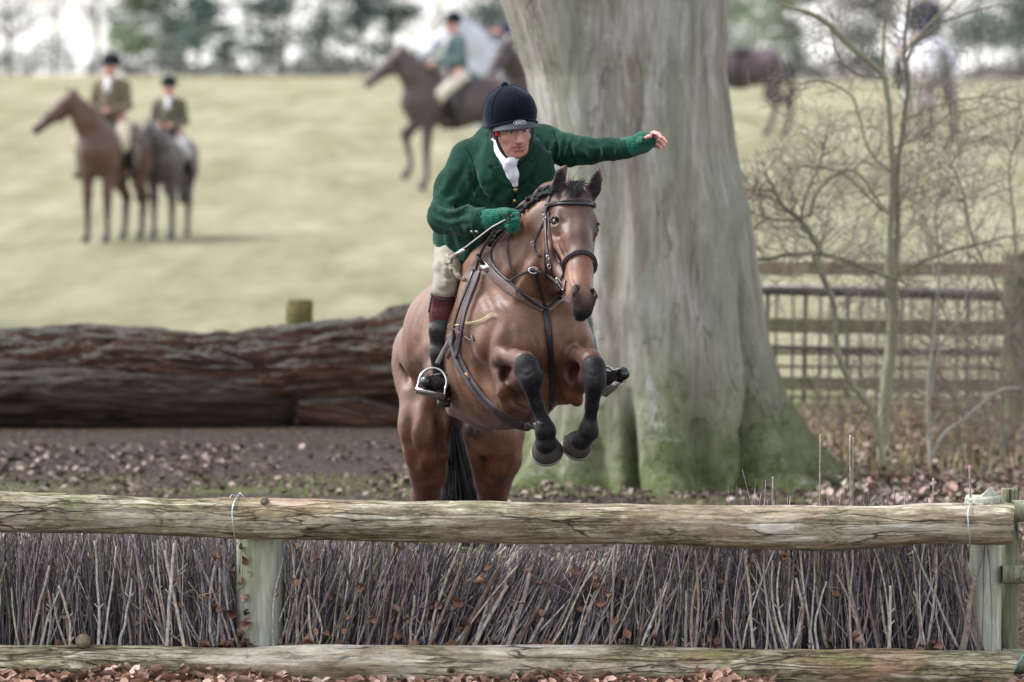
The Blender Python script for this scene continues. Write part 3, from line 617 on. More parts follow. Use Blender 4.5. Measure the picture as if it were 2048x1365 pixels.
manual = [(120, 1180, .007, .3), (350, 1085, .0075, .08), (545, 1090, .0, 0), (190, 1080, .007, -.03), (100, 1130, .006, .25), (300, 1130, .0065, -.18), (330, 1100, .0078, -.2), (440, 1165, .0095, -.1), (270, 1090, .005, -.05), (240, 1140, .006, -.15), (780, 1160, .0075, .35), (840, 1110, .007, .3), (930, 1105, .0075, .4), (1000, 1130, .013, .5), (1015, 1170, .01, .55), (1060, 1145, .0115, .3), (985, 1170, .008, .3), (1100, 1200, .008, .5), (1230, 1090, .006, .05), (1390, 1100, .0065, .02), (1372, 1180, .0085, .02), (1460, 1115, .008, .05), (1490, 1100, .0075, -.08), (1625, 1105, .0085, -.15), (1690, 1105, .0085, -.22), (1725, 1100, .008, -.16), (1545, 1120, .006, -.2), (1825, 1100, .006, -.1), (1780, 1170, .0075, .02), (1950, 1150, .0165, .17), (1900, 1110, .006, -.3), (1930, 1120, .007, -.2)]
for i in range(93 - len(manual)): manual.append((r.uniform(0, 1900), r.uniform(1085, 1200), r.uniform(.0045, .0068), None))
for px, top, t_, ln in manual:
    if t_ == 0 or k >= 100: continue
    if inpost(px): px += 90
    p, q, c = stick(px, 23.06 if px > 1000 or px < 900 else 23.05, t_, True, top)
    if ln is not None: L = p[-1, 2] - p[0, 2]; p[:, 0] = P(px, top, 23.06)[0] - ln * L * (1 - np.linspace(0, 1, 7)) + .6 * (p[:, 0] - np.linspace(p[0, 0], p[-1, 0], 7))
    c = lin(['#aaa096', '#8a7b73', '#a5a19d', '#7d6a62', '#968a84'][r.integers(5)]) * r.uniform(.6, 1.1)
    if t_ > .015: c = lin('#7d7168')
    m_ = MB(); pp = spline(p, 3); m_.tube(pp, np.linspace(q[0], q[-1], len(pp)), 8, c)
    if t_ > .006:
        for _ in range(2): i = r.integers(4, 15); m_.tube([pp[i], pp[i] + A(r.choice([-1, 1]) * .018, -.004, .022)], [t_ * .5, t_ * .35], 6, c)
    m_.build('stick', stickm, fb); k += 1
# dead leaves caught in the brush
n = 200; px = r.uniform(0, 1900, n); cl = r.random(n); px = np.where(cl < .4, r.normal(1010, 190, n), px); px = np.where((cl > .4) & (cl < .52), r.normal(475, 18, n), px); px = np.where((cl > .52) & (cl < .6), r.normal(600, 30, n), px)
py = r.uniform(1090, 1300, n); bot = r.random(n) < .4; py = np.where(bot, r.uniform(1286, 1302, n), py); py = np.where((px > 930) & (px < 1230), np.maximum(py, 1140), py)
pos = np.array([P(a, b, 23.05 + .02 * r.random()) for a, b in zip(px, py)])
lf = leaf_mesh('caught_leaves', pos, r.uniform(.02, .055, n), pick(['#94705e', '#7c5848', '#a88572', '#654638', '#8b6f62'], n, r), leafm, .7, seed=9, nrm=np.tile(A(0, -1, .2), (n, 1)), parent=fb, curl=1.6)
# the mossy bar seen through the gap
rough_log('mossy_pole', [P(830, 1080, 23.75), P(900, 1098, 23.75), P(960, 1108, 23.75), P(1010, 1120, 23.75)], [.016, .018, .017, .012], postmat('mossy_bark', '#5c6236', '#7f8552'), None, None, None, 4, .08, 16, 6, parent=fb)

# neighbouring post and rail fence at the right edge
pf = thing('post_and_rail_fence', P(2020, 1370, 23.3) * A(1, 1, 0), 'green stained round post with three short rails leaving the frame beside the brush jump', 'fence')
gpm = postmat('green_post', '#787a64', '#8f917c')
post('post', 2020, 979, 23.3, 18, pf, 7, mat=gpm)
for y, q in ((1022, 22), (1149, 19), (1323, 25)): rough_log('rail', [P(2004 if y > 1100 else 2022, y, 23.14), P(2090, y + 1, 23.14), P(2330, y + 3, 23.16), P(2700, y + 6, 23.2)], [R(q, 23.1)] * 4, gpm, None, None, None, y, .03, 28, 10, parent=pf)
post('post', 2600, 975, 23.35, 22, pf, 8, mat=gpm)
mb = MB(); mb.tube(spline([P(2062, 1290, 22.98), P(2042, 1318, 22.95), P(2027, 1345, 22.95), P(2020, 1362, 22.95)], 5), .003, 6); mb.build('baler_twine', NT('blue_twine').fin(lin('#6fb3bd'), .6), pf, cols=False)

# ------------------------------------------------------------------ far fence and gate at the right
fmat = postmat('old_fence_wood', '#6f6a58', '#8a8168'); brn = postmat('brown_fence_wood', '#8d7a69', '#a3937e')
ff_ = thing('paddock_fence', P(1900, 855, 37.6) * A(1, 1, 0), 'old three rail wooden paddock fence behind the bare shrubs', 'fence')
def board(name, x0, x1, ya, yb, hpx, d, mat, parent):
    n = 40; t = np.linspace(0, 1, n); c = np.array([P(x0 + (x1 - x0) * s, ya + (yb - ya) * s, d) for s in t]); h = R(hpx, d) / 2; mb = MB(); rr = np.random.default_rng(int(ya)); V = []
    for i in range(n):
        e1, e2 = rr.normal(0, .003, 2)
        V += [c[i] + A(0, -.02, -h + e1), c[i] + A(0, -.02, h + e2), c[i] + A(0, .02, h + e2), c[i] + A(0, .02, -h + e1)]
    Fs = [(i * 4 + j, i * 4 + (j + 1) % 4, i * 4 + 4 + (j + 1) % 4, i * 4 + 4 + j) for i in range(n - 1) for j in range(4)] + [(3, 2, 1, 0), tuple((n - 1) * 4 + j for j in range(4))]
    mb.add(V, Fs); return mb.build(name, mat, parent, smooth=False, cols=False)
board('rail', 1440, 2400, 537, 541, 27, 37.4, brn, ff_); board('rail', 1440, 2400, 650, 662, 30, 37.4, fmat, ff_); board('rail', 1440, 2400, 765, 777, 25, 37.4, fmat, ff_)
for px in (2032, 2300): post('post', px, 505, 37.6, 26, ff_, px, mat=fmat)
post('post', 1432, 505, 37.6, 22, ff_, 5, mat=fmat)
gt = thing('metal_gate', P(1780, 855, 39) * A(1, 1, 0), 'rusty tubular metal field gate with mesh bars behind the wooden rails', 'gate')
gm_ = mat_simple('gate_metal', lin('#4c4441'), .6, .4, 20, .3, .3, .003); gl = mat_simple('galvanised', lin('#746f6a'), .5, .5, 6, .4, .2, .002, metal=.2)
mb = MB(); mb.tube([P(1440, 572, 39), P(2080, 588, 39)], .024, 10, lin('#a0b0b8')); mb.build('top_tube', gl, gt, cols=False)
for a, b, q in ((582, 600, .02), (693, 707, .018), (705, 712, .012), (732, 738, .01), (792, 803, .009), (808, 822, .018)):
    mb = MB(); mb.tube([P(1440, a, 39.03), P(2080, b, 39.03)], q, 8); mb.build('bar', gm_, gt, cols=False)
r = np.random.default_rng(4)
for i in range(23):
    px = 1452 + i * 27 + r.normal(0, 4); mb = MB(); mb.tube([P(px, 578, 39.05), P(px - 4, 835, 39.05)], .009 if i % 3 else .015, 8); mb.build('upright', gm_, gt, cols=False)

# ------------------------------------------------------------------ bare shrubs
twm = mat_simple('twig_bark', (1, 1, 1), .8, .25, 40, .3, .4, .003, attr=True)
def grow(mb, p, dirn, L, rad, lev, r, col, zig=.35, kids=(3, 6)):
    n = max(4, int(L / .055)); pts = [p]; d = norm(dirn)
    for i in range(n): d = norm(d + r.normal(0, zig, 3) * .55 + A(0, 0, .02)); pts.append(pts[-1] + d * L / n)
    pts = np.array(pts); mb.tube(pts, np.linspace(rad, max(rad * .3, .0011), n + 1), 4 if lev < 2 else 5, col, cap=False)
    if lev <= 0: return
    for _ in range(r.integers(*kids)):
        i = r.integers(1, n + 1); q = norm(pts[min(i, n)] - pts[i - 1]); s = norm(np.cross(q, r.normal(0, 1, 3))); nd = norm(q * r.uniform(.3, .9) + s * r.uniform(.5, 1.1)); nd[1] *= .55
        grow(mb, pts[i], nd, L * r.uniform(.4, .75), max(rad * .5, .0012), lev - 1, r, col, zig, kids)
def shrub(name, stems, d, label, seed, base, twigs=17, lev=2, tl=.42, c1='#8b8a74', c2='#867e74', cat='shrub', group=None, trad=.0029):
    r = np.random.default_rng(seed); root = thing(name, base, label, cat, group); m1 = MB(); m2 = MB()
    for st in stems:
        q = spline([list(P(a, b, d + (e[1] if len(e) > 1 else 0))) + [R(e[0], d) * .8] for a, b, *e in st], 7); q[:, :3] += np.cumsum(r.normal(0, .0022, (len(q), 3)), 0)
        m1.tube(q[:, :3], q[:, 3], 9, lin(c1) * r.uniform(.85, 1.15)); Ls = len(q)
        for _ in range(int(twigs * max(1, Ls / 20))):
            i = r.integers(max(1, int(Ls * .12)), Ls); t = norm(q[i, :3] - q[i - 1, :3]); s = norm(np.cross(t, r.normal(0, 1, 3))); dd = norm(t * .6 + s); dd[1] *= .5
            grow(m2, q[i, :3], dd, tl * r.uniform(.5, 1.2), min(trad * r.uniform(.7, 1.4), q[i, 3] * .7), lev, r, lin(c2) * r.uniform(.75, 1.2), kids=(2, 5))
    m1.build('trunk', twm, root); m2.build('crown', twm, root); return root
SD = 34.0
B = lambda px, d=SD: P(px, 900, d) * A(1, 1, 0)
shrub('bare_sapling', [
    [(1775, 985, 17), (1768, 900, 16), (1775, 800, 15), (1788, 700, 15), (1795, 600, 15), (1790, 545, 18), (1785, 470, 8), (1785, 400, 8.5), (1788, 320, 8), (1785, 230, 7), (1776, 160, 8), (1755, 130, 7), (1700, 85, 7), (1640, 32, 7), (1570, 5, 5), (1540, -30, 4)],
    [(1792, 560, 10), (1797, 450, 7), (1797, 350, 7), (1808, 250, 6), (1820, 160, 6), (1812, 100, 5), (1820, 0, 4), (1825, -80, 3)],
    [(1768, 138, 5), (1768, 60, 3.5), (1765, -60, 2.5)],
    [(1808, 108, 4), (1850, 60, 3.6), (1900, 10, 3), (1940, -30, 2)],
    [(1785, 345, 4), (1740, 300, 3.6), (1715, 225, 3.2), (1700, 190, 3), (1640, 160, 2.6), (1570, 170, 2)],
    [(1776, 155, 4), (1720, 150, 3), (1680, 120, 3), (1664, 80, 2), (1660, 30, 1.6)],
    [(1800, 250, 3), (1860, 215, 3), (1930, 195, 2.6), (2000, 190, 2.4), (2060, 205, 2)],
    [(1798, 180, 3.5), (1830, 90, 3), (1880, 50, 3), (1960, 20, 2.4), (2040, 5, 2)],
    [(1790, 560, 5), (1850, 520, 4), (1920, 495, 4), (2000, 470, 3), (2060, 462, 2)],
    [(1784, 430, 4), (1740, 400, 3), (1690, 350, 3), (1640, 340, 2.6), (1580, 330, 2)],
    [(1785, 300, 3), (1850, 270, 3), (1900, 230, 2.4), (1960, 215, 2)],
], SD, 'slender bare sapling with forked grey green stem in front of the gate', 5, B(1775), 11, 2, .34, cat='tree')
shrub('bare_hawthorn', [
    [(1772, 960, 9), (1760, 880, 9), (1745, 820, 9, 0), (1700, 760, 8), (1678, 700, 8), (1672, 620, 7), (1650, 560, 8), (1635, 520, 9), (1640, 500, 8), (1625, 470, 7), (1600, 440, 6), (1575, 420, 5), (1550, 370, 4), (1535, 350, 3)],
    [(1640, 505, 5), (1580, 512, 5), (1540, 520, 4.5), (1490, 528, 4)], [(1640, 505, 5), (1700, 525, 5), (1760, 550, 4), (1820, 575, 3)],
    [(1618, 435, 4), (1640, 380, 3.5), (1690, 345, 3.4), (1730, 365, 3.2), (1770, 430, 2.5)], [(1600, 440, 3.5), (1560, 440, 3), (1510, 425, 2.4), (1490, 400, 2)],
    [(1625, 470, 3), (1605, 455, 3), (1610, 400, 2.6), (1640, 330, 2.2), (1660, 250, 2)],
], SD - .5, 'crooked bare hawthorn shrub arching left towards the beech trunk', 9, B(1772, SD - .5), 18, 2, .32, c1='#83816c')
shrub('bare_hawthorn', [
    [(1862, 985, 8), (1856, 900, 7), (1850, 800, 6), (1855, 700, 4.5), (1870, 560, 4), (1865, 430, 3.4), (1890, 350, 2.6), (1940, 250, 2)],
    [(1850, 960, 4.5), (1880, 880, 4), (1940, 830, 4), (2000, 780, 3.6), (2060, 770, 3)], [(1870, 560, 3), (1850, 480, 2.6), (1830, 380, 2), (1860, 300, 1.5)],
    [(1856, 850, 4), (1880, 700, 3.6), (1930, 620, 3), (1940, 520, 2.4), (1930, 400, 2)],
], SD - .2, 'thin pale stemmed bare shrub between the sapling and the gate post', 13, B(1860, SD - .2), 18, 2, .34, c1='#a19e90')
shrub('bare_hawthorn', [
    [(2010, 990, 5), (2008, 880, 5), (2005, 760, 4.5), (2015, 640, 4), (1985, 560, 3.4), (1940, 470, 3), (1925, 380, 2.4), (1890, 300, 2)],
    [(2012, 700, 4), (2030, 560, 3.4), (2028, 440, 3), (2018, 330, 2.4), (2050, 240, 2)], [(2010, 760, 3), (1960, 700, 3), (1910, 660, 2.5), (1880, 590, 2)], [(2040, 960, 4), (2060, 800, 3.4), (2052, 600, 3), (2066, 420, 2)],
], SD - .1, 'tangled bare shrub at the right in front of the thick fence post', 17, B(2010, SD - .1), 19, 2, .36, c1='#8b8776')
shrub('bramble', [
    [(1800, 980, 3), (1830, 900, 2.6), (1900, 820, 2.4), (1960, 850, 2)], [(1700, 960, 3), (1720, 850, 2.5), (1800, 780, 2.2), (1880, 800, 2)], [(1900, 985, 3), (1920, 880, 2.6), (1900, 780, 2.4), (1840, 700, 2)],
    [(1960, 985, 3), (1980, 850, 2.6), (1940, 760, 2.4), (1950, 650, 2)], [(1660, 930, 2.6), (1680, 840, 2.4), (1740, 820, 2)], [(1990, 980, 2.6), (2030, 870, 2.4), (2040, 700, 2)],
], SD + .8, 'low brown bramble tangle at the foot of the paddock fence', 23, B(1850, SD + .8), 26, 2, .34, c1='#6f5f56', c2='#84716a')
# ------------------------------------------------------------------ far trees
fol = mat_simple('far_foliage', (1, 1, 1), .8, .2, 3, .2, .1, .01, attr=True); fbk = mat_simple('far_bark', lin('#837d78'), .9, .2, 4, .25, .4, .02)
def far_tree(name, x, y, H, cr, label, pal, n, bare=False, seed=0, low=.3, group='trees along the far field edge', cat='tree', leaf=.3):
    r = np.random.default_rng(seed); z0 = float(gz(x, y)); root = thing(name, (x, y, z0), label, cat, group)
    mb = MB(); rad = .018 * H if not bare else .014 * H; mb.tube(spline([A(x, y, z0 - .1), A(x + r.normal(0, .1), y, z0 + H * .3), A(x + r.normal(0, .25), y, z0 + H * .65), A(x, y, z0 + H)], 5), np.linspace(rad, rad * .15, 16), 8, lin('#6a625a'))
    tips = []
    for k in range(26 if bare else 18):
        h = r.uniform(.06 if not bare else .14, .95) * H; a = r.uniform(0, 6.28); L = cr * (1 - .55 * h / H) * r.uniform(.6, 1.15); s = A(x, y, z0 + h)
        e = s + A(math.cos(a) * L, math.sin(a) * L, L * r.uniform(-.15, .25) + (L * .6 if bare else 0)); q = spline([s, (s + e) / 2 + r.normal(0, .1 * L, 3), e], 4); mb.tube(q, np.linspace(rad * .45, rad * .08, len(q)), 5, lin('#6a625a'), cap=False); tips += list(q[2:])
        for _ in range(6 if bare else 2): e2 = q[r.integers(2, len(q))]; t2 = e2 + r.normal(0, .35 * L, 3); mb.tube([e2, (e2 + t2) / 2 + r.normal(0, .06, 3), t2], [rad * .12, rad * .09, rad * .04], 4, lin('#6a625a'), cap=False); tips.append(t2)
    mb.build('trunk', fbk, root, cols=False)
    tips = np.array(tips); tips = tips[r.permutation(len(tips))[:max(9, len(tips) // (2 if not bare else 2))]]; c = tips[r.integers(0, len(tips), n)] + r.normal(0, 1, (n, 3)) * A(.6, .6, .4) * cr * .3; c = c[c[:, 2] > z0 + low * .3]; n = len(c)
    u = r.normal(0, 1, (n, 3)); u /= np.linalg.norm(u, axis=1, keepdims=True); v = np.cross(u, r.normal(0, 1, (n, 3))); v /= np.linalg.norm(v, axis=1, keepdims=True); s = (leaf * r.uniform(.5, 1.2, n))[:, None]
    V = np.stack([c - u * s * .5, c + v * s * .3, c + u * s * .5, c - v * s * .3], 1).reshape(-1, 3)
    Fs = np.arange(4 * n).reshape(-1, 4); mesh_obj('crown', V, Fs, fol, root, np.repeat(pick(pal, n, r, .3), 4, 0), False)
    return root
ever = ['#54665f', '#495a56', '#62736c', '#3f4e4b', '#6c7c76']; bare_ = ['#9b9a98', '#8a8990', '#a6a29c', '#7e7d82']; hol = ['#84947c', '#93a286', '#74846e']
from_label = None
X220 = lambda px, y=225: (px - 1024) / F * y
spec = [(-180, 'e', 6, 2.6), (20, 'b', 8, 2.2), (110, 'b', 7, 1.8), (190, 'b', 8, 2.0), (255, 'h', 5, 1.6), (330, 'e', 7, 2.1), (395, 'e', 6.5, 1.7), (455, 's', 2.4, .8), (560, 'e', 7, 1.7), (640, 'e', 7.5, 2.3), (720, 'e', 6, 1.7), (780, 'e', 7, 1.6), (880, 'b', 7, 1.6), (1000, 'e', 6, 2), (1150, 'b', 8, 2.2), (1300, 'e', 7, 2.4), (1430, 'e', 8, 1.8), (1500, 'h', 6, 2.2), (1590, 'e', 6, 1.5), (1680, 'b', 7, 1.6), (1750, 'e', 7, 1.6), (1860, 'b', 6, 1.6), (1960, 'e', 7, 2.2), (2040, 'e', 7.5, 2.4), (2180, 'b', 8, 2.4), (2300, 'e', 7, 2.5)]
names = {'e': ('evergreen_tree', ever, 2600), 'b': ('bare_tree', bare_, 800), 'h': ('leafy_tree', hol, 2400), 's': ('round_bush', ever, 500)}
where = ['at the far left beyond the frame edge', 'left of the first far rider', 'just left of the helmeted far rider', 'behind the taller far rider', 'between the two far left riders', 'above the smaller far rider', 'right of the smaller far rider', 'small and round in the bright gap', 'right of the bright gap', 'left of the trotting dark horse', 'behind the trotting horse head', 'above the trotting horse neck', 'behind the grey coated far rider', 'left behind the beech trunk', 'hidden mostly by the beech trunk', 'right behind the beech trunk', 'beside the upper beech trunk', 'beside the beech trunk top', 'above the dark grazing side horse', 'between the dark and the pale horse', 'left of the pale horse', 'behind the pale horse', 'right of the pale horse', 'in the top right corner', 'past the right edge', 'far past the right edge']
look = {'e': 'blurred dark green evergreen tree ', 'b': 'blurred grey bare tree ', 'h': 'blurred light green leafy tree ', 's': 'blurred dark bush '}
for i, (px, k, H, cr) in enumerate(spec):
    nm, pal, n = names[k]; yy = 226 + (i * 37 % 17); far_tree(nm, X220(px, yy), yy, H, cr, look[k] + where[i], pal, n, k == 'b', 100 + i, leaf=.26 if k != 'b' else .14, low=.0)
# undergrowth along the far edge
def scrub(name, x, y, wd, h, label, pal, seed, n=500):
    r = np.random.default_rng(seed); z0 = float(gz(x, y)); a = r.normal(0, 1, (n, 3)); a /= np.linalg.norm(a, axis=1, keepdims=True); c = A(x, y, z0) + a * A(wd, .6, h) * r.uniform(.3, 1, (n, 1)) ** .5; c[:, 2] = z0 + np.abs(c[:, 2] - z0)
    u = r.normal(0, 1, (n, 3)); u /= np.linalg.norm(u, axis=1, keepdims=True); v = np.cross(u, r.normal(0, 1, (n, 3))); v /= np.linalg.norm(v, axis=1, keepdims=True); s = (.2 * r.uniform(.5, 1.2, n))[:, None]
    V = np.stack([c - u * s * .5, c + v * s * .35, c + u * s * .5, c - v * s * .35], 1).reshape(-1, 3)
    return props(mesh_obj(name, V, np.arange(4 * n).reshape(-1, 4), fol, None, np.repeat(pick(pal, n, r, .3), 4, 0), False, (x, y, z0)), label, 'bush', 'low bushes along the far field edge')
r = np.random.default_rng(77); px = -120
while px < 2200:
    wd = r.uniform(.9, 1.8); h = r.uniform(.6, 2.0) * (.55 if 430 < px < 560 or 1560 < px < 1720 else 1); yy = 223 + r.uniform(0, 3)
    scrub('far_bush', X220(px, yy), yy, wd, h, 'low blurred bush in the row along the far field edge', ['#7f817e', '#6c7670', '#8d8888', '#6f6c6c'] if px < 1650 else ['#7f7478', '#6f6c6c', '#8a7e7e'], int(px) + 999, int(420 * wd)); px += wd * 2 * 50 * r.uniform(.75, 1.0)

# ------------------------------------------------------------------ far horses and riders
def RZ(a): c, s = math.cos(a), math.sin(a); return np.array([[c, -s, 0], [s, c, 0], [0, 0, 1]])
coatf = mat_simple('far_coat', (1, 1, 1), .5, .4, 8, .12, .1, .003, attr=True, sheen=.1); cloth = mat_simple('far_cloth', (1, 1, 1), .85, .2, 12, .15, .2, .004, attr=True)
def far_horse(pos, yaw, sc, coat, dark, label, neck=.95, headyaw=0., legs='stand', pale=None, base='horse', h=.022, group=None, belly=None):
    """local frame: +X forward, Z up, withers 1.55 m"""
    pos = A(pos[0], pos[1], float(gz(pos[0], pos[1]))); f = Field(); M = RZ(yaw) * sc; Rr = RZ(yaw); W = lambda x, y, z: pos + M @ A(x, y, z)
    q = lambda *p: [(W(a, b, c), d * sc) for a, b, c, d in p]; K = .1 * sc; be = coat if belly is None else belly
    f.chain(q((.42, 0, 1.17, .29), (0, 0, 1.14, .315), (-.4, 0, 1.18, .3)), K, coat); f.chain(q((.62, 0, 1.18, .2), (.5, 0, 1.05, .22)), K, coat)
    f.chain(q((.3, 0, 1.42, .12), (-.1, 0, 1.34, .15), (-.55, 0, 1.38, .17)), K, coat); f.chain(q((-.55, .13, 1.25, .2), (-.68, .13, 1.02, .18)), K, coat); f.chain(q((-.55, -.13, 1.25, .2), (-.68, -.13, 1.02, .18)), K, coat)
    hz = 1.25 + .62 * math.sin(neck); hx = .45 + .66 * math.cos(neck); hyy = math.sin(headyaw) * .3
    f.chain(q((.45, 0, 1.28, .25), ((.5 + hx) / 2, hyy * .35, (1.33 + hz) / 2, .175), (hx, hyy, hz, .12)), K, coat)
    hd = A(math.cos(headyaw) * .5, math.sin(headyaw) * .5, -.42); p0 = A(hx + .02, hyy, hz + .03); p1 = p0 + hd
    f.cap(W(*p0), W(*(p0 + hd * .45)), .115 * sc, .095 * sc, .05 * sc, coat); f.cap(W(*(p0 + hd * .4)), W(*(p0 + hd * .85)), .09 * sc, .068 * sc, .05 * sc, coat); f.ell(W(*(p0 + hd * .93)), A(.06, .06, .06) * sc, None, .03, dark)
    f.ell(W(*(p0 + hd * .28 + A(0, 0, -.07))), A(.1, .07, .1) * sc, None, .04, coat)
    for s in (-1, 1): f.cap(W(*(p0 + A(-.02, s * .05, .08))), W(*(p0 + A(-.01, s * .06, .2))), .03 * sc, .008 * sc, .02, coat)
    L = {'stand': [(0, 0), (0.02, 0), (-.02, 0), (.04, 0)], 'trot': [(.12, .0), (-.12, .0), (-.16, 0), (.2, 0)], 'lift': [(.3, .28), (.0, 0), (-.1, 0), (.1, 0)]}[legs]
    for (dx, lift), s in zip(L[:2], (-1, 1)):
        f.chain(q((.48, s * .15, 1.0, .11), (.5 + dx * .6, s * .14, .62 + lift * .3, .062), (.5 + dx * .7, s * .14, .5 + lift, .052)), .05, coat); f.chain(q((.5 + dx * .7, s * .14, .5 + lift, .052), (.5 + dx * .8 - lift * .5, s * .14, .17 + lift * .55, .034), (.52 + dx - lift * .6, s * .14, .1 + lift * .5, .045)), .03, dark); f.cap(W(.52 + dx - lift * .6, s * .14, .1 + lift * .5), W(.57 + dx - lift * .6, s * .14, .03 + lift * .5), .045 * sc, .062 * sc, .02, dark)
    for (dx, lift), s in zip(L[2:], (-1, 1)):
        f.chain(q((-.6, s * .15, .95, .15), (-.6 + dx * .5, s * .14, .72, .09), (-.8 + dx * .8, s * .13, .55, .065)), .05, be); f.chain(q((-.8 + dx * .8, s * .13, .55, .06), (-.74 + dx, s * .13, .18, .038), (-.7 + dx, s * .13, .1, .046)), .03, dark); f.cap(W(-.7 + dx, s * .13, .1), W(-.65 + dx, s * .13, .03), .045 * sc, .06 * sc, .02, dark)
    V, Fs = f.mesh(h * sc); V = relax(V, Fs, 2); root = thing(base, pos, label, 'horse', group); mesh_obj('body', V, Fs, coatf, root, f.colors(V, coat, .02))
    mane = Field(); mane.chain(q((.25, 0, 1.55, .03), ((.45 + hx) / 2 - .05, hyy * .35, (1.5 + hz) / 2 + .08, .04), (hx - .04, hyy, hz + .1, .035)), .03, dark)
    V, Fs = mane.mesh(.015); mesh_obj('mane', V, Fs, coatf, root, mane.colors(V, dark))
    tl = Field(); tl.chain(q((-.82, 0, 1.32, .04), (-.92, 0, 1.1, .065), (-.93, 0, .8, .075), (-.9, 0, .5, .04)), .03, dark); V, Fs = tl.mesh(.018); mesh_obj('tail', V, Fs, coatf, root, tl.colors(V, dark))
    sd = Field(); sd.ell(W(.02, 0, 1.42), A(.26, .26, .16) * sc, Rr.T, .03, lin('#2a2422')); sd.cap(W(.05, .3, 1.3), W(.1, .33, .95), .06 * sc, .09 * sc, .03, lin('#241e1d'), flat=(Rr @ A(0, 1, 0), .4)); sd.cap(W(.05, -.3, 1.3), W(.1, -.33, .95), .06 * sc, .09 * sc, .03, lin('#241e1d'), flat=(Rr @ A(0, 1, 0), .4))
    V, Fs = sd.mesh(.018); mesh_obj('saddle', V, Fs, coatf, root, sd.colors(V, lin('#2a2422'))); br = MB(); a_, b_ = p0 + hd * .62, p0 + hd * .2; t = np.linspace(0, 2 * math.pi, 17); hn = norm(hd); l_ = norm(np.cross(hn, A(0, 0, 1))); m_ = np.cross(hn, l_)
    br.tube([W(*(a_ + .078 * (l_ * math.cos(k) + m_ * math.sin(k)))) for k in t], .012 * sc, 6); br.tube([W(*(b_ + .112 * (l_ * math.cos(k) + m_ * math.sin(k)))) for k in t], .01 * sc, 6); br.tube([W(*(p0 + hd * .8 + l_ * .05)), W(*((p0 + A(.2, 0, 1.5)) / 2 * A(1, 1, 1.05))), W(.3, .1, 1.62)], .008, 5); br.build('bridle', NT('far_leather').fin(lin('#241c1a'), .5), root, cols=False)
    return W
def far_rider(W, yaw, sc, coat, label, legs='#b9b2a0', hat='#14161e', boot='#1c1a1c', collar='#d9d9dd', group=None, lean=0., face=0.):
    root = thing('person', W(0, 0, 1.5), label, 'person', group); skin = lin('#b98a80'); q = lambda *p: [(W(a, b, c), d * sc) for a, b, c, d in p]
    b = Field(); b.ell(W(.05 + lean, 0, 2.24), A(.085, .078, .115) * sc, None, .03, skin); b.chain(q((.12 + lean, 0, 2.17, .045), (.03 + lean, 0, 2.1, .05), (0 + lean * .6, 0, 1.85, .12), (-.03, 0, 1.6, .13)), .05, skin); b.cap(W(.13 + lean, 0, 2.24), W(.16 + lean, 0, 2.2), .01 * sc, .016 * sc, .015, skin)
    for s in (-1, 1):
        b.chain(q((.32, s * .1, 1.68, .025), (.38, s * .07, 1.69, .03), (.42, s * .07, 1.68, .02)), .02, skin); b.chain(q((0, s * .12, 1.6, .07), (.32, s * .3, 1.32, .03)), .03, skin); b.chain(q((.32, s * .3, 1.32, .03), (.2, s * .33, .95, .03), (.24, s * .33, .88, .025)), .03, skin)
        for k in range(4): b.chain(q((.41, s * .07 + (k - 1.5) * .018, 1.685, .01), (.45, s * .07 + (k - 1.5) * .018, 1.675, .009), (.45, s * .07 + (k - 1.5) * .017, 1.65, .008)), .01, skin)
    V, Fs = b.mesh(.014); mesh_obj('body', V, Fs, cloth, root, b.colors(V, skin))
    j = Field(); c = lin(coat); j.chain(q((-.05, 0, 1.55, .16), (0 + lean * .4, 0, 1.75, .155), (.01 + lean * .8, 0, 1.97, .15)), .06, c); j.cap(W(0 + lean * .8, -.14, 2.02), W(0 + lean * .8, .14, 2.02), .07 * sc, .07 * sc, .05, c)
    for s in (-1, 1): j.chain(q((0 + lean * .8, s * .19, 2.0, .07), (.06, s * .25, 1.74, .057), (.3, s * .12, 1.68, .045)), .03, c)
    j.ell(W(-.12, 0, 1.5), A(.22, .2, .12) * sc, None, .05, c); V, Fs = j.mesh(.016); mesh_obj('jacket', V, Fs, cloth, root, j.colors(V, c))
    br = Field(); lc = lin(legs)
    for s in (-1, 1): br.chain(q((-.03, s * .13, 1.52, .12), (.36, s * .3, 1.3, .075), (.3, s * .32, 1.18, .06)), .03, lc)
    V, Fs = br.mesh(.016); mesh_obj('breeches', V, Fs, cloth, root, br.colors(V, lc)); 
    for s in (-1, 1):
        bo = Field(); bo.chain(q((.3, s * .33, 1.2, .066), (.2, s * .35, .92, .045), (.19, s * .35, .85, .045)), .03, lin(boot)); bo.chain(q((.17, s * .35, .84, .04), (.36, s * .36, .84, .034)), .02, lin(boot)); V, Fs = bo.mesh(.014); mesh_obj('boot', V, Fs, cloth, root, bo.colors(V, lin(boot)))
    ht = Field(); ht.ell(W(.03 + lean, 0, 2.31), A(.125, .11, .115) * sc, None, .02, lin(hat)); ht.ell(W(.12 + lean, 0, 2.28), A(.09, .085, .02) * sc, None, .02, lin(hat)); ht.ell(W(.05 + lean, 0, 2.14), A(.2, .2, .13) * sc, None, .01, None, True); V, Fs = ht.mesh(.012); mesh_obj('helmet', V, Fs, cloth, root, ht.colors(V, lin(hat)))
    cr = Field(); cr.ell(W(.07 + lean * .9, 0, 2.08), A(.07, .06, .06) * sc, None, .02, lin(collar)); cr.ell(W(.15 + lean * .7, 0, 1.98), A(.045, .045, .08) * sc, None, .03, lin(collar)); V, Fs = cr.mesh(.012); mesh_obj('stock_tie', V, Fs, cloth, root, cr.colors(V, lin(collar)))
def GP(px, py, d): p = P(px, py, d); return (p[0], p[1])
FG = 'riders waiting in the field'
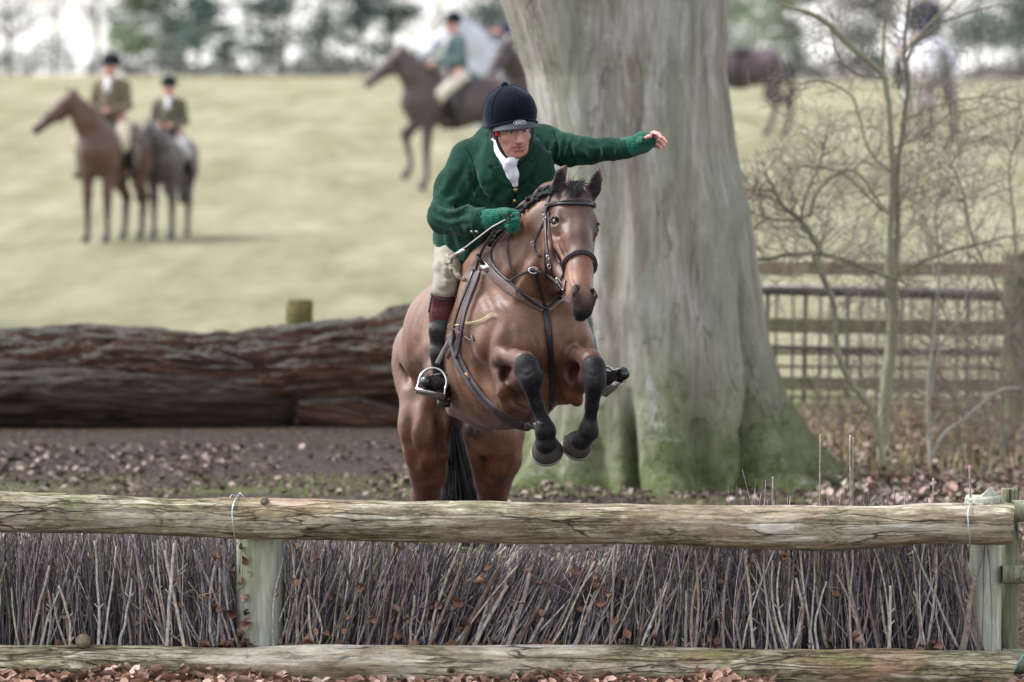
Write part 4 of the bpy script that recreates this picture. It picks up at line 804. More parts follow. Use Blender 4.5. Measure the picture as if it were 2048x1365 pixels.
Wa = far_horse(GP(225, 485, 70.3), math.radians(-108), .96, lin('#533b32'), lin('#241d1e'), 'blurred brown horse with head turned left carrying the taller far rider', neck=1.1, headyaw=-.95, group='horses in the far field')
far_rider(Wa, 0, .96, '#6a5f50', 'blurred rider in brown tweed jacket on the left brown horse', group=FG)
Wb = far_horse(GP(340, 482, 71.5), math.radians(-98), .84, lin('#4f4748'), lin('#2b2629'), 'blurred dark grey brown pony standing right of the brown horse', neck=.6, headyaw=-.4, group='horses in the far field')
far_rider(Wb, 0, .84, '#5c584c', 'blurred smaller rider in olive jacket on the dark pony', legs='#a9a6a6', group=FG)
Wc = far_horse(GP(912, 395, 88.5), math.radians(-155), 1.14, lin('#4b3d3e'), lin('#28242a'), 'blurred dark bay horse stepping left in the middle of the field', neck=1.05, headyaw=-.15, legs='lift', group='horses in the far field')
far_rider(Wc, 0, 1.05, '#4f6060', 'blurred rider in grey green jacket on the dark bay horse', legs='#c3bcb0', group=FG)
Wd = far_horse(GP(1045, 330, 93), math.radians(-152), 1.33, lin('#b9bec8'), lin('#8a8f9b'), 'blurred pale grey horse with raised neck left of the beech trunk', neck=.92, headyaw=-.1, group='horses in the far field')
far_rider(Wd, 0, 1.25, '#2c3050', 'blurred rider in navy jacket and white breeches on the pale grey horse', legs='#d9dce4', group=FG)
We = far_horse(GP(1085, 345, 91), math.radians(-130), 1.12, lin('#453a3c'), lin('#2a2529'), 'blurred dark horse half hidden behind the beech trunk', neck=.9, headyaw=.2, group='horses in the far field')
Wf = far_horse(GP(1478, 283, 97), math.radians(186), .97, lin('#524348'), lin('#26222a'), 'blurred dark horse with only hindquarters showing right of the beech trunk', neck=.9, legs='trot', group='horses in the far field')
Wg = far_horse(GP(1850, 270, 95), math.radians(106), 1.1, lin('#bebcc4'), lin('#453b3f'), 'blurred pale grey horse seen from behind through the sapling branches', neck=.9, legs='trot', belly=lin('#a08d92'), group='horses in the far field')
far_rider(Wg, 0, 1.1, '#3a3c4c', 'blurred rider in dark jacket on the pale horse behind branches', legs='#b9a7a0', group=FG)
# ------------------------------------------------------------------ the jumping horse
BAY = lin('#674634'); HEAD = lin('#4c3026'); RED = lin('#54301f'); BLK = lin('#0f0e11'); DKB = lin('#553a30'); MUZ = lin('#131216'); PALE = lin('#7b4f37')
def q(*p): return [(P(a, b, d), R(r_, d)) for a, b, d, r_ in p]
f = Field()
# barrel, back, chest
f.ell(P(998, 700, 24.98), A(.295, .56, .315), [[math.cos(.27), math.sin(.27), 0], [-math.sin(.27) * .96, math.cos(.27) * .96, .27], [0, -.27, .96]], .1)
f.ell(P(975, 715, 25.35), A(.28, .45, .3), [[math.cos(.27), math.sin(.27), 0], [-math.sin(.27) * .96, math.cos(.27) * .96, .27], [0, -.27, .96]], .1)
f.chain(q((1080, 668, 24.52, 88), (1010, 650, 24.8, 112)), .1)
f.cap(P(1035, 690, 24.42), P(1028, 780, 24.5), R(60), R(46), .07); f.cap(P(1125, 690, 24.46), P(1122, 765, 24.52), R(52), R(42), .07)
f.ell(P(1042, 668, 24.36), A(.13, .1, .14), None, .06); f.ell(P(1132, 668, 24.38), A(.1, .1, .135), None, .06)      # breast muscles
f.ell(P(1080, 765, 24.58), A(.16, .18, .14), None, .07)
f.cap(P(1092, 640, 24.17), P(1100, 750, 24.24), .014, .016, .05, None, True)   # furrow between them
# withers, back, croup
f.chain(q((985, 545, 24.75, 48), (950, 575, 25.1, 60), (905, 660, 25.55, 82), (880, 710, 25.85, 84)), .12)
f.chain(q((1000, 600, 24.6, 80), (1015, 640, 24.55, 90)), .1)
# shoulder blades
f.cap(P(985, 580, 24.65), P(1005, 690, 24.4), R(34), R(46), .07); f.cap(P(1110, 600, 24.7), P(1148, 690, 24.5), R(28), R(36), .07)
# quarters
f.ell(P(868, 740, 25.95), A(.185, .3, .25), None, .1); f.ell(P(965, 760, 26.0), A(.17, .28, .25), None, .1)
f.chain(q((858, 770, 25.8, 60), (850, 850, 25.72, 50), (854, 905, 25.76, 41), (856, 945, 25.83, 33), (853, 995, 25.95, 30)), .05); f.chain(q((985, 790, 25.85, 62), (987, 860, 25.78, 59), (990, 915, 25.84, 50), (987, 958, 25.92, 34), (986, 995, 26.0, 28)), .05)
f.cap(P(878, 820, 25.62), P(880, 960, 25.75), R(7), R(5), .05, None, True); f.cap(P(812, 800, 25.6), P(830, 930, 25.7), R(5), R(4), .05, None, True); f.cap(P(968, 850, 25.68), P(975, 960, 25.78), R(6), R(4), .05, None, True)
f.chain(q((853, 990, 25.95, 29), (852, 1025, 26.12, 26), (850, 1050, 26.2, 23)), .03, RED); f.chain(q((987, 990, 26.0, 28), (988, 1025, 26.15, 25), (990, 1050, 26.22, 22)), .03, RED)
f.chain(q((850, 1050, 26.2, 22), (850, 1130, 26.12, 15), (850, 1160, 26.05, 18)), .02, BLK); f.chain(q((990, 1050, 26.22, 21), (990, 1130, 26.15, 15), (992, 1160, 26.08, 18)), .02, BLK)
f.chain(q((850, 1165, 26.02, 17), (850, 1198, 25.92, 20)), .02, BLK); f.chain(q((992, 1165, 26.05, 17), (992, 1198, 25.95, 20)), .02, BLK)
f.ell(P(940, 852, 25.6), A(.035, .08, .05), None, .05, lin('#4d3b38'))                                   # sheath
f.cap(P(835, 640, 25.9), P(812, 760, 25.7), R(12), R(10), .05, None, True)
# flank hollow and belly tuck
f.ell(P(850, 800, 25.3), A(.05, .14, .09), None, .09, None, True)
# neck
f.chain(q((1040, 590, 24.6, 84), (1068, 520, 24.45, 68), (1100, 455, 24.36, 56), (1128, 412, 24.32, 46)), .08)
f.chain(q((975, 520, 24.8, 32), (1014, 474, 24.62, 17), (1056, 425, 24.46, 16), (1097, 390, 24.38, 16), (1130, 380, 24.32, 18)), .06)
f.cap(P(1060, 560, 24.32), P(1108, 500, 24.2), R(44), R(34), .08); f.cap(P(1020, 570, 24.3), P(1075, 480, 24.18), R(5), R(4), .06, None, True)
# head frame
HO = P(1148, 374, 24.26); HM = P(1174, 608, 23.82); HU = norm(HM - HO); HL = norm(HM - HO); LEN = np.linalg.norm(HM - HO)
ya = math.radians(24); lat = A(math.cos(ya), math.sin(ya), 0); lat = norm(lat - HU * (lat @ HU)); HN = norm(np.cross(HU, lat)); HN = HN if HN[1] < 0 else -HN
def H(s, l, n): return HO + HU * s * LEN + lat * l + HN * n
RH = [lat, HU, HN]
f.ell(H(.15, 0, -.075), A(.08, .11, .09), RH, .05, HEAD)
f.cap(H(.1, 0, -.03), H(.4, 0, -.035), .06, .056, .05, HEAD, flat=(lat, 1.15)); f.cap(H(.38, 0, -.035), H(.66, 0, -.03), .053, .04, .04, HEAD); f.cap(H(.64, 0, -.032), H(.9, 0, -.036), .041, .039, .04, PALE)
for s in (-1, 1):
    f.cap(H(.2, s * .055, -.03), H(.3, s * .066, -.045), .03, .026, .04, HEAD)
    f.ell(H(.285, s * .084, -.036), A(.024, .038, .027), RH, .025, HEAD)
    f.cap(H(.23, s * .078, -.014), H(.3, s * .09, -.018), .012, .011, .014, HEAD)
    f.ell(H(.292, s * .1, -.018), A(.014, .024, .018), RH, .012, BLK, True)
    f.cap(H(.34, s * .08, -.08), H(.56, s * .052, -.072), .018, .012, .018, HEAD)
    f.ell(H(.3, s * .055, -.165), A(.034, .125, .1), RH, .05, HEAD); f.cap(H(.36, s * .04, -.18), H(.8, s * .022, -.1), .042, .024, .05, HEAD)
    f.cap(H(.6, s * .025, -.06), H(.85, s * .03, -.06), .032, .03, .04, PALE)
    f.cap(H(.45, s * .066, -.115), H(.62, s * .055, -.09), .01, .008, .04, None, True)
    f.ell(H(.9, s * .03, -.026), A(.022, .042, .03), RH, .02, MUZ); f.ell(H(.885, s * .036, .002), A(.0105, .03, .02), RH, .008, lin('#080506'), True)
    f.cap(H(.86, s * .038, .001), H(.92, s * .048, -.004), .006, .007, .014, MUZ)
f.ell(H(.93, 0, -.058), A(.044, .05, .046), RH, .03, MUZ); f.ell(H(.985, 0, -.062), A(.036, .026, .03), RH, .025, MUZ); f.ell(H(.95, 0, -.098), A(.03, .04, .025), RH, .025, MUZ)
f.cap(H(.9, 0, -.085), H(.995, 0, -.088), .05, .05, .0, None, False) if False else None
f.cap(H(.99, -.045, -.088), H(.99, .045, -.088), .003, .003, .01, MUZ, True)
# ears
for ep, s in (([(1123, 394), (1117, 372), (1122, 350), (1129, 338), (1134, 330)], -1), ([(1179, 400), (1187, 377), (1194, 357), (1197, 345), (1199, 334)], 1)):
    d = 24.22 if s < 0 else 24.27; e0, e1, e2 = ep[0], ep[1], ep[-1]
    f.chain([(P(*ep[0], d + .01), .024), (P(*ep[1], d), .033), (P(*ep[2], d), .024), (P(*ep[3], d), .012), (P(*ep[4], d), .003)], .01, DKB, flat=(A(0, 1, 0), .7))
    f.chain([(P(ep[1][0] + s, ep[1][1] + 6, d - .03), .018), (P(ep[1][0] + s, ep[1][1], d - .03), .023), (P(*ep[2], d - .024), .014), (P(*ep[3], d - .016), .006)], .006, lin('#120e0f'), True)
# forelegs: forearm folded forwards, knee, cannon hanging, hoof tipped back
f.ell(P(1014, 755, 24.36), A(.06, .1, .085), None, .04, RED)
f.ell(P(1018, 752, 24.2), A(.05, .13, .052), None, .03, lin('#1d100d'), True)  # elbow hollow, its deep shade put into the near-black colour
f.chain(q((990, 716, 24.36, 13), (1012, 712, 24.22, 16), (1048, 722, 24.08, 20)), .025, RED); f.chain(q((1040, 760, 24.3, 26), (1050, 745, 24.12, 22)), .03, RED); f.chain(q((992, 750, 24.34, 9), (1002, 785, 24.3, 12), (1018, 812, 24.34, 14), (1048, 824, 24.42, 8)), .03, RED)
f.ell(P(1052, 736, 23.98), A(.052, .05, .06), None, .022, BLK); f.ell(P(1062, 756, 23.95), A(.045, .04, .045), None, .03, BLK)
f.chain(q((1060, 762, 23.95, 20), (1072, 805, 23.98, 12.5), (1086, 840, 24.0, 13.5)), .02, BLK); f.chain(q((1068, 775, 24.0, 8), (1088, 835, 24.06, 10)), .02, BLK)
f.ell(P(1091, 862, 24.0), A(.046, .045, .046), None, .025, BLK); f.chain(q((1091, 866, 24.02, 19), (1092, 886, 24.04, 22)), .02, BLK); f.ell(P(1092, 890, 24.02), A(.045, .045, .036), None, .015, BLK)
f.ell(P(1152, 752, 24.4), A(.06, .1, .085), None, .04, RED)
f.ell(P(1150, 750, 24.24), A(.038, .13, .05), None, .03, lin('#1d100d'), True)  # second elbow hollow, shade coloured in likewise
f.chain(q((1132, 718, 24.4, 12), (1155, 708, 24.26, 16), (1183, 720, 24.1, 20)), .025, RED); f.chain(q((1176, 760, 24.34, 24), (1184, 745, 24.14, 22)), .03, RED); f.chain(q((1130, 760, 24.38, 10), (1142, 790, 24.38, 13), (1154, 802, 24.4, 12)), .03, RED)
f.ell(P(1188, 738, 23.98), A(.05, .05, .056), None, .022, BLK); f.ell(P(1190, 760, 23.95), A(.044, .04, .045), None, .03, BLK)
f.chain(q((1190, 770, 23.95, 20), (1184, 812, 23.99, 12.5), (1180, 845, 24.02, 13.5)), .02, BLK); f.chain(q((1186, 780, 24.0, 9), (1176, 835, 24.06, 10)), .02, BLK)
f.ell(P(1177, 862, 24.02), A(.044, .045, .044), None, .025, BLK); f.chain(q((1176, 866, 24.03, 18), (1164, 880, 24.06, 20)), .02, BLK); f.ell(P(1163, 883, 24.04), A(.042, .045, .034), None, .015, BLK)
f.ell(P(1120, 826, 24.5), A(.04, .25, .026), None, .04, None, True)
lo, hi = f.bounds()
zs = P(1000, 600, 24.4)[2]; xh = P(1040, 500, 24.2)[0]
V, Fs = f.mesh(boxes=[(lo, A(hi[0], hi[1], zs + .012), .0105), (A(lo[0], lo[1], zs), A(hi[0], hi[1], hi[2]), .0085)]) if False else (None, None)
ysplit = 24.34
boxes = [(A(lo[0], P(0, 600, 24.62)[1], lo[2]), hi, .013), (A(P(970, 0, 24.4)[0], lo[1], lo[2]), A(hi[0], P(0, 600, 24.62)[1] + .02, hi[2]), .0068), (A(lo[0], P(0, 600, 24.45)[1] - .3, lo[2]), A(P(970, 0, 24.4)[0] + .02, P(0, 600, 24.62)[1] + .02, hi[2]), .009)]
V, Fs = f.mesh(boxes=boxes); VN = vnormals(V, Fs)
C = f.colors(V, BAY, .012)
V = sculpt(V, VN, [([(1093, 645), (1098, 700), (1102, 775)], 8, -.012), ([(1062, 660), (1076, 695), (1078, 735)], 5, -.005), ([(1070, 655), (1078, 668), (1084, 690)], 3.5, -.005), ([(992, 640), (974, 695), (972, 745), (990, 795)], 9, -.014), ([(962, 560), (984, 615), (1002, 655)], 8, -.007),
 ([(1042, 440), (1028, 500), (1034, 560), (1058, 598)], 9, -.007), ([(1092, 480), (1076, 540), (1088, 590)], 7, -.009), ([(1050, 470), (1052, 520), (1062, 560)], 7, .005), ([(1112, 480), (1122, 508), (1130, 530)], 4, .004), ([(1142, 505), (1136, 540), (1147, 575)], 3.2, .0035), ([(1180, 485), (1179, 512), (1184, 540)], 3.2, .003), ([(1150, 420), (1148, 460), (1158, 500)], 9, -.004),
 ([(1099, 448), (1111, 441), (1124, 448)], 3.2, -.005), ([(1098, 441), (1112, 434), (1128, 443)], 3.6, .005), ([(1100, 466), (1112, 474), (1124, 468)], 3.2, -.004), ([(1014, 640), (1022, 680), (1012, 710)], 7, -.006), ([(1140, 640), (1130, 680), (1142, 705)], 7, -.006), ([(1160, 645), (1158, 690)], 6, -.005),
 ([(925, 715), (920, 760), (935, 800)], 7, .003), ([(905, 720), (902, 760), (912, 800)], 7, .003), ([(880, 690), (842, 735), (834, 800)], 9, -.01), ([(822, 665), (810, 740), (806, 840)], 8, .006), ([(862, 800), (852, 865), (836, 935)], 8, -.008), ([(890, 790), (880, 830), (872, 880)], 8, -.01), ([(975, 870), (985, 920), (985, 970)], 7, -.006), ([(1030, 870), (1024, 920), (1008, 955)], 7, .006),
 ([(1068, 775), (1080, 815), (1090, 845)], 3, -.004), ([(1188, 780), (1182, 815), (1176, 845)], 3, -.004), ([(1036, 744), (1052, 752), (1068, 744)], 3, -.003), ([(1174, 746), (1188, 753), (1202, 746)], 3, -.003), ([(1040, 800), (1020, 790), (1008, 770)], 4, .004), ([(1075, 760), (1070, 800), (1075, 840)], 6, -.006), ([(960, 640), (990, 625), (1010, 632)], 5, -.004), ([(1150, 580), (1150, 600), (1158, 620)], 3, -.003)])
VN = vnormals(V, Fs)
V = V + VN * (.004 * vnoise(V, 9, 2) + .002 * vnoise(V, 24, 3))[:, None] * (np.abs(V[:, 1] - 24.0) > .0)[:, None]
def mixc(C, m, c): return C * (1 - m[:, None]) + c * m[:, None]
def ss(x, a, b): t = np.clip((x - a) / (b - a), 0, 1); return t * t * (3 - 2 * t)
zb = P(850, 912, 25.7)[2] + .07 * np.exp(-((V[:, 0] - P(868, 0, 25.7)[0]) / .08) ** 2) + .012 * vnoise(V, 40, 8) + .02 * vnoise(V, 8, 9)
hm = ss(zb - V[:, 2], -.006, .012) * (V[:, 1] > 25.25) * (C.sum(1) > lin('#45423f').sum()); C = mixc(C, hm, RED * (1 + .3 * vnoise(V * A(1, 1, .5), 30, 10))[:, None])
for ex0, ey0, sx0 in ((1120, 361, -1), (1189, 367, 1)):          # the insides of the ears are dark
    c0 = P(ex0 + sx0 * 1.5, ey0, 24.2); dd = np.sqrt(((V[:, 0] - c0[0]) / .029) ** 2 + ((V[:, 2] - c0[2]) / .062) ** 2); C = mixc(C, (1 - ss(dd, .8, 1.)) * (VN[:, 1] < .15) * (np.abs(V[:, 1] - c0[1]) < .08), lin('#1b1517'))
C = mixc(C, ss(HO[2] - .02 - V[:, 2], 0, .3) * ss(V[:, 2] - H(.8, 0, 0)[2], -.02, .1) * (np.abs((V - HO) @ lat) > .05) * (V[:, 1] < 24.12) * (V[:, 2] > 1.55) * .5, PALE)
# darker face and lighter patches of the coat itself
V = V + VN * (.006 * np.clip(vnoise(V * A(1.4, 1, .55), 7, 14), -1, .4) * ((V[:, 1] > 24.1) & (V[:, 2] < 1.75)))[:, None]
C *= (1 + .12 * vnoise(V, 4, 5) + .06 * vnoise(V * A(1, 1, .3), 18, 6))[:, None]
horse_at = P(930, 1217, 26.0) * A(1, 1, 0)
horse = thing('horse', horse_at, 'clipped bay hunter with plaited mane and black legs leaping towards the brush jump', 'horse')
cm = NT('bay_coat'); a_ = cm.new('ShaderNodeAttribute'); a_.attribute_name = 'Col'; c_ = cm.coords(); fn = cm.noise(cm.coords((1, 1, .3)), 170, 4, .75); fb2 = cm.noise(c_, 14, 5, .6, .4)
cc_ = cm.mix(1.0, a_.outputs['Color'], cm.ramp(fb2, [(.3, .68), (.7, 1.3)]), 'MULTIPLY'); cc_ = cm.mix(1.0, cc_, cm.ramp(fn, [(.3, .74), (.7, 1.28)]), 'MULTIPLY')
lum = cm.new('ShaderNodeRGBToBW'); cm.link(a_.outputs['Color'], lum.inputs[0]); dk = cm.ramp(lum.outputs[0], [(.015, 1.), (.035, 0.)])
mud = cm.math('MULTIPLY', dk, cm.ramp(cm.noise(c_, 46, 6, .75, .5), [(.55, 0.), (.72, .4)])); cc_ = cm.mix(mud, cc_, tuple(lin('#5d534b')))
rgh = cm.math('ADD', cm.ramp(fb2, [(.3, .45), (.7, .58)]), cm.math('MULTIPLY', dk, .1)); cm.link(cm.math('SUBTRACT', .5, cm.math('MULTIPLY', dk, .3)), cm.b.inputs['Specular IOR Level']); fb2 = cm.math('ADD', fb2, cm.math('MULTIPLY', dk, cm.noise(c_, 40, 5, .7)))
cm.bump(cm.math('ADD', fn, cm.math('MULTIPLY', fb2, 3.)), .35, .003); coat = cm.fin(cc_, rgh, .5, .06); cm.b.inputs['Sheen Tint'].default_value = (.8, .84, 1, 1)
body = mesh_obj('body', V, Fs, coat, horse, C); HB = bvh(V, Fs)
# hooves
hoofm = mat_simple('hoof', lin('#3d3835'), .7, .3, 30, .4, .6, .004, bscale=40); solem = mat_simple('hoof_sole', lin('#5a5148'), .9, .2, 40, .4, .8, .006)
def hoof(c, axis, front, rad, ln):
    axis = norm(axis); fr = norm(front - axis * (front @ axis)); sd = np.cross(axis, fr); n = 28; t = np.arange(n) * 2 * math.pi / n; V = []
    rings = [(-.1, .5), (.05, .74), (.35, .9), (.7, 1.), (.92, .99), (1.04, .88), (.98, .7), (.94, .02)]
    for a, k in rings:
        for s in t: rr = rad * k * (1 + .06 * math.cos(s)) * (.93 if abs(math.cos(s / 2)) < .25 else 1); V.append(c + axis * a * ln + fr * rr * math.cos(s) * 1.05 + sd * rr * math.sin(s))
    m = len(rings); Fs = [(i * n + j, i * n + (j + 1) % n, (i + 1) * n + (j + 1) % n, (i + 1) * n + j) for i in range(m - 1) for j in range(n)] + [tuple(range(n)), tuple((m - 1) * n + j for j in range(n))]
    o = mesh_obj('hoof', V, Fs, hoofm, horse); o.data.materials.append(solem)
    for p_ in o.data.polygons[4 * n:]: p_.material_index = 1
    sh = MB(); pts = [c + axis * (ln * 1.03) + rad * .93 * (fr * math.cos(s) * 1.08 + sd * math.sin(s)) for s in np.linspace(-2.3, 2.3, 26)]
    ribbon(sh, pts, [axis] * 26, .02, .008, A(.2, .19, .18)); s_ = sh.build('horseshoe', NT('worn_steel').fin(lin('#6a655f'), .5, .5, metal=.8), o, cols=False); return o
hoof(P(1092, 885, 24.06), A(.05, .72, -.66), A(0, -.7, -.7), .065, .066); hoof(P(1161, 877, 24.08), A(-.25, .72, -.6), A(0, -.7, -.7), .061, .062)
hoof(P(850, 1196, 25.92), A(0, -.25, -1), A(0, -1, 0), .06, .05); hoof(P(992, 1196, 25.95), A(0, -.25, -1), A(0, -1, 0), .06, .05)
# eyes
eym = NT('horse_eye').fin(lin('#0c0607'), .3, .5)
for s in (-1, 1):
    e = Field(); e.ell(H(.292, s * .0885, -.031), A(.0172, .021, .0172), RH, .001); v, ff = e.mesh(.004); mesh_obj('eye', relax(v, ff, 2), ff, eym, horse)
    ld = MB(); t = np.linspace(-.1, math.pi + .1, 12); ld.tube([H(.292 - .034 * math.sin(k) * .95, s * (.1 - .002 * math.cos(k)), -.03 + .024 * math.cos(k)) for k in t], .0042, 6); ld.build('eyelid', coat, horse).data
for o in [o for o in horse.children if o.name.startswith('eyelid')]: at = o.data.attributes['Col']; at.data.foreach_set('color', np.tile(np.append(DKB * .5, 1), len(o.data.vertices)))
# mane plaits, forelock, tail
hairm = NT('black_hair'); hc = hairm.coords(); hn_ = hairm.noise(hairm.coords((60, 60, 4)), 3, 5, .6); hairm.bump(hn_, .6, .004); hairm = hairm.fin(hairm.ramp(hn_, [(.35, lin('#08080a')), (.7, lin('#1c1c21'))]), .7, .3)
mf = Field(); path = spline([(978, 478, 24.62), (1000, 455, 24.56), (1030, 425, 24.46), (1060, 398, 24.37), (1084, 380, 24.31), (1102, 374, 24.29)], 9); k_ = 0
for i, pth in enumerate(path):
    c, n0 = onsurf(HB, pth[0] + 5, pth[1] + 6, pth[2]); c = c + n0 * .006 + A(0, 0, .006); mf.ell(c + A(0, 0, .004), A(.009, .014, .010), None, .01)
    if i % 2 == 0:
        jt = np.random.default_rng(i).normal(0, .003, (3, 3))
        for j in range(3): mf.ell(c + A(-.006 + .006 * (j % 2), -.008 - .010 * j, .004 - .011 * j) + jt[j], A(.0115, .0105, .0095), None, .0015)
V, Fs = mf.mesh(.0042); mesh_obj('mane', V, Fs, hairm, horse)
fl = MB(); r = np.random.default_rng(31)
for i in range(120):
    b = onsurf(HB, r.normal(1152, 8), r.uniform(362, 370), 24.25, .004)[0]; e = onsurf(HB, r.normal(1148, 9), r.uniform(384, 402), 24.2, .012)[0]; m_ = (b + e) / 2 + A(r.normal(0, .006), -.02, .012); fl.tube(spline([b, m_, e], 4), np.linspace(.0024, .0009, 9), 4, cap=False)
for i in range(14): b = H(-.04, -.01, -.03); e = P(r.normal(1150, 7), r.normal(352, 8), 24.25) if i < 8 else P(r.normal(1172, 8), r.normal(363, 4), 24.25); fl.tube(spline([b, (b + e) / 2 + A(r.normal(0, .008), 0, .006), e], 4), np.linspace(.0016, .0005, 9), 4, cap=False)
fl.build('forelock', hairm, horse, cols=False)
tl = MB()
for i in range(420):
    x0 = r.normal(0, 1); s = P(900 + 5 * x0, 800, 26.45); m1 = P(908 + 9 * x0 + r.normal(0, 3), 900, 26.5 + r.normal(0, .03)); m2 = P(922 + 17 * x0 + r.normal(0, 5), 1000, 26.5 + r.normal(0, .05)); e = P(926 + 20 * x0 + r.normal(0, 8), 1090 + r.uniform(-40, 50), 26.5 + r.normal(0, .06))
    tl.tube(spline([s, m1, m2, e], 4), np.linspace(.005, .0012, 13), 4, cap=False)
tc = Field(); tc.chain(q((895, 690, 26.15, 12), (898, 760, 26.4, 14), (905, 860, 26.5, 18), (915, 960, 26.5, 22), (920, 1040, 26.5, 12)), .03); v, ff = tc.mesh(.012); tl.add(v, ff.tolist()); tl.build('tail', hairm, horse, cols=False)

# ---- tack: straps laid on the coat
def leather(name, c, c2=None):
    m = NT(name); f_ = m.noise(m.coords(), 60, 5, .7); col = m.ramp(f_, [(.3, lin(c) * .6), (.55, lin(c)), (.75, lin(c2 or c) * 1.3)]); m.bump(f_, .35, .002); return m.fin(col, .42, .5)
brl = leather('brown_leather', '#3f3234'); blk = leather('black_leather', '#25232a'); tan = leather('grey_brown_leather', '#6b5753'); stl = NT('bright_steel').fin(lin('#c8c9cc'), .22, .5, metal=1.0)
def pstrap(name, pix, w_, mat, thick=.005, lift=.006, parent=None, **kw):
    mb = MB(); strap(mb, HB, pix, w_, thick, lift, **kw); return mb.build(name, mat, parent or horse, cols=False)
bridle = MB()
def hl(s, w_, lift=.008, thick=.012, tilt=0., rg=(0, 2 * math.pi), nofs=-.06, nm='noseband', mat=brl, ln=.0):
    mb = MB(); loop_strap(mb, HB, H(s, 0, nofs), lat, norm(HN + HU * tilt), w_, thick, lift, 56, rg, R0=.14); return mb.build(nm, mat, horse, cols=False)
hl(.62, .024, tilt=-.25, nm='noseband'); hl(.625, .012, lift=.014, tilt=-.25, nm='noseband_padding', mat=blk)
mb = MB(); strap(mb, HB, [(1091, 428, 24.2), (1096, 415, 24.2), (1110, 409, 24.2), (1150, 408, 24.2), (1180, 410, 24.2), (1192, 413, 24.2)], .019, .01, .008, 8, sm=5); mb.build('browband', blk, horse, cols=False)
mb = MB(); strap(mb, HB, [(1094, 413), (1150, 404), (1191, 408)], .004, .004, .018, 8, sm=5); mb.build('browband_edge', brl, horse, cols=False)
# headpiece over the poll behind the ears

for pix, w_, nm in [([(1106, 380), (1098, 400), (1092, 431), (1092, 470), (1097, 515), (1106, 551), (1117, 566)], .014, 'cheekpiece'), ([(1098, 425), (1101, 470), (1108, 500), (1122, 531)], .011, 'cheekpiece'), ([(1090, 438), (1080, 460), (1069, 487), (1072, 505), (1082, 514)], .01, 'throatlash'), ([(1091, 560), (1093, 540), (1090, 515), (1094, 480)], .008, 'throatlash')]:
    pstrap(nm, pix, w_, brl, .004, .006, dflt=24.2)
for px, py in ((1092, 434), (1098, 516), (1102, 533), (1069, 488)):
    c, n_ = onsurf(HB, px, py, 24.2, .012); mb = MB(); t = np.linspace(0, 2 * math.pi, 9); mb.tube([c + A(.007 * math.cos(k), -.002, .01 * math.sin(k)) for k in t], .0016, 6); mb.build('buckle', stl, horse, cols=False)
# bit
c, n_ = onsurf(HB, 1126, 570, 24.1, .012); mb = MB(); t = np.linspace(0, 2 * math.pi, 21); mb.tube([c + A(-.012 * math.sin(k) + .012 * math.cos(k), -.004, .026 * math.cos(k) * -1 + .01 * math.sin(k)) for k in t], .0032, 8); mb.tube([c + A(.008, -.005, -.02), c + A(.018, -.008, -.026), c + A(.03, -.002, -.022)], .004, 8); mb.build('bit', stl, horse, cols=False)
# breastplate
pstrap('breastplate', [(980, 538, 24.5), (1000, 562), (1040, 590), (1075, 610), (1092, 616), (1108, 606), (1122, 590), (1132, 570)], .044, tan, .006, .007)
pstrap('breastplate_edge', [(1015, 555, 24.4), (1050, 590), (1089, 620), (1108, 610), (1126, 588)], .01, blk, .006, .013)
c, n_ = onsurf(HB, 980, 540, 24.5, .014); mb = MB(); ribbon(mb, [c + A(-.022, .01, .022), c, c + A(.02, -.008, -.022)], [n_] * 3, .034, .006); mb.build('breastplate_plate', stl, horse, cols=False)
mb = MB(); mb.tube([c + A(-.045, .02, .06), c + A(-.02, .004, .02)], .008, 8); mb.build('breastplate_buckle', blk, horse, cols=False)
pstrap('martingale', [(1091, 622), (1097, 654), (1103, 700), (1106, 750), (1103, 790), (1096, 825), (1080, 850)], .023, blk, .005, .012, sm=8)
pstrap('martingale', [(1089, 616), (1082, 590), (1074, 565), (1069, 545)], .013, blk, .005, .012)
# girth
mb = MB(); gc_ = P(1000, 700, 24.9); gu = A(.96, .27, 0); gv = norm(A(.1, -.42, .9)); 
pstrap('girth', [(906, 668, 24.9), (912, 690, 24.85), (924, 728), (945, 764), (968, 795), (990, 815), (1020, 838), (1050, 850), (1062, 852)], .046, leather('girth_leather', '#4a4041'), .01, .012, sm=5, face=.9)
pstrap('girth_stitching', [(910, 680, 24.9), (924, 724), (946, 762), (968, 792), (1000, 822)], .005, blk, .003, .022, sm=5, face=.9)
# patch on the girth
c, n_ = onsurf(HB, 941, 752, 24.9, .018); mb = MB(); ribbon(mb, [c + A(-.006, 0, .016), c + A(.006, 0, -.014)], [n_] * 2, .02, .003); mb.build('girth_label', mat_simple('label_patch', lin('#a47d66'), .6), horse, cols=False)
# reins: near side from bit over the ring to the hand, far loop
rein = MB()
def freestrap(mb, pts, w_, thick, nd=A(0, -1, 0)): ps = spline(pts, 8); ribbon(mb, ps, [nd] * len(ps), w_, thick)
def off(px, py, dflt=24.3, l=.012): return onsurf(HB, px, py, dflt, l)[0]
freestrap(rein, [off(1120, 565), off(1104, 550), off(1091, 539, l=.03), off(1066, 537, l=.03), off(1040, 556, l=.02), off(1019, 558, l=.016), off(998, 537, l=.016), off(989, 512, l=.016), off(996, 490, l=.016), P(1012, 462, 24.26)], .011, .005)
freestrap(rein, [off(1030, 551, l=.01), off(1020, 524, l=.01), off(1018, 487, l=.01), P(1028, 460, 24.28)], .009, .004)
freestrap(rein, [P(990, 462, 24.2), P(966, 498, 24.4), P(953, 536, 24.5), P(943, 580, 24.52), P(940, 625, 24.55), off(950, 680, 24.6, .01)], .012, .005)
rein.build('reins', brl, horse, cols=False)
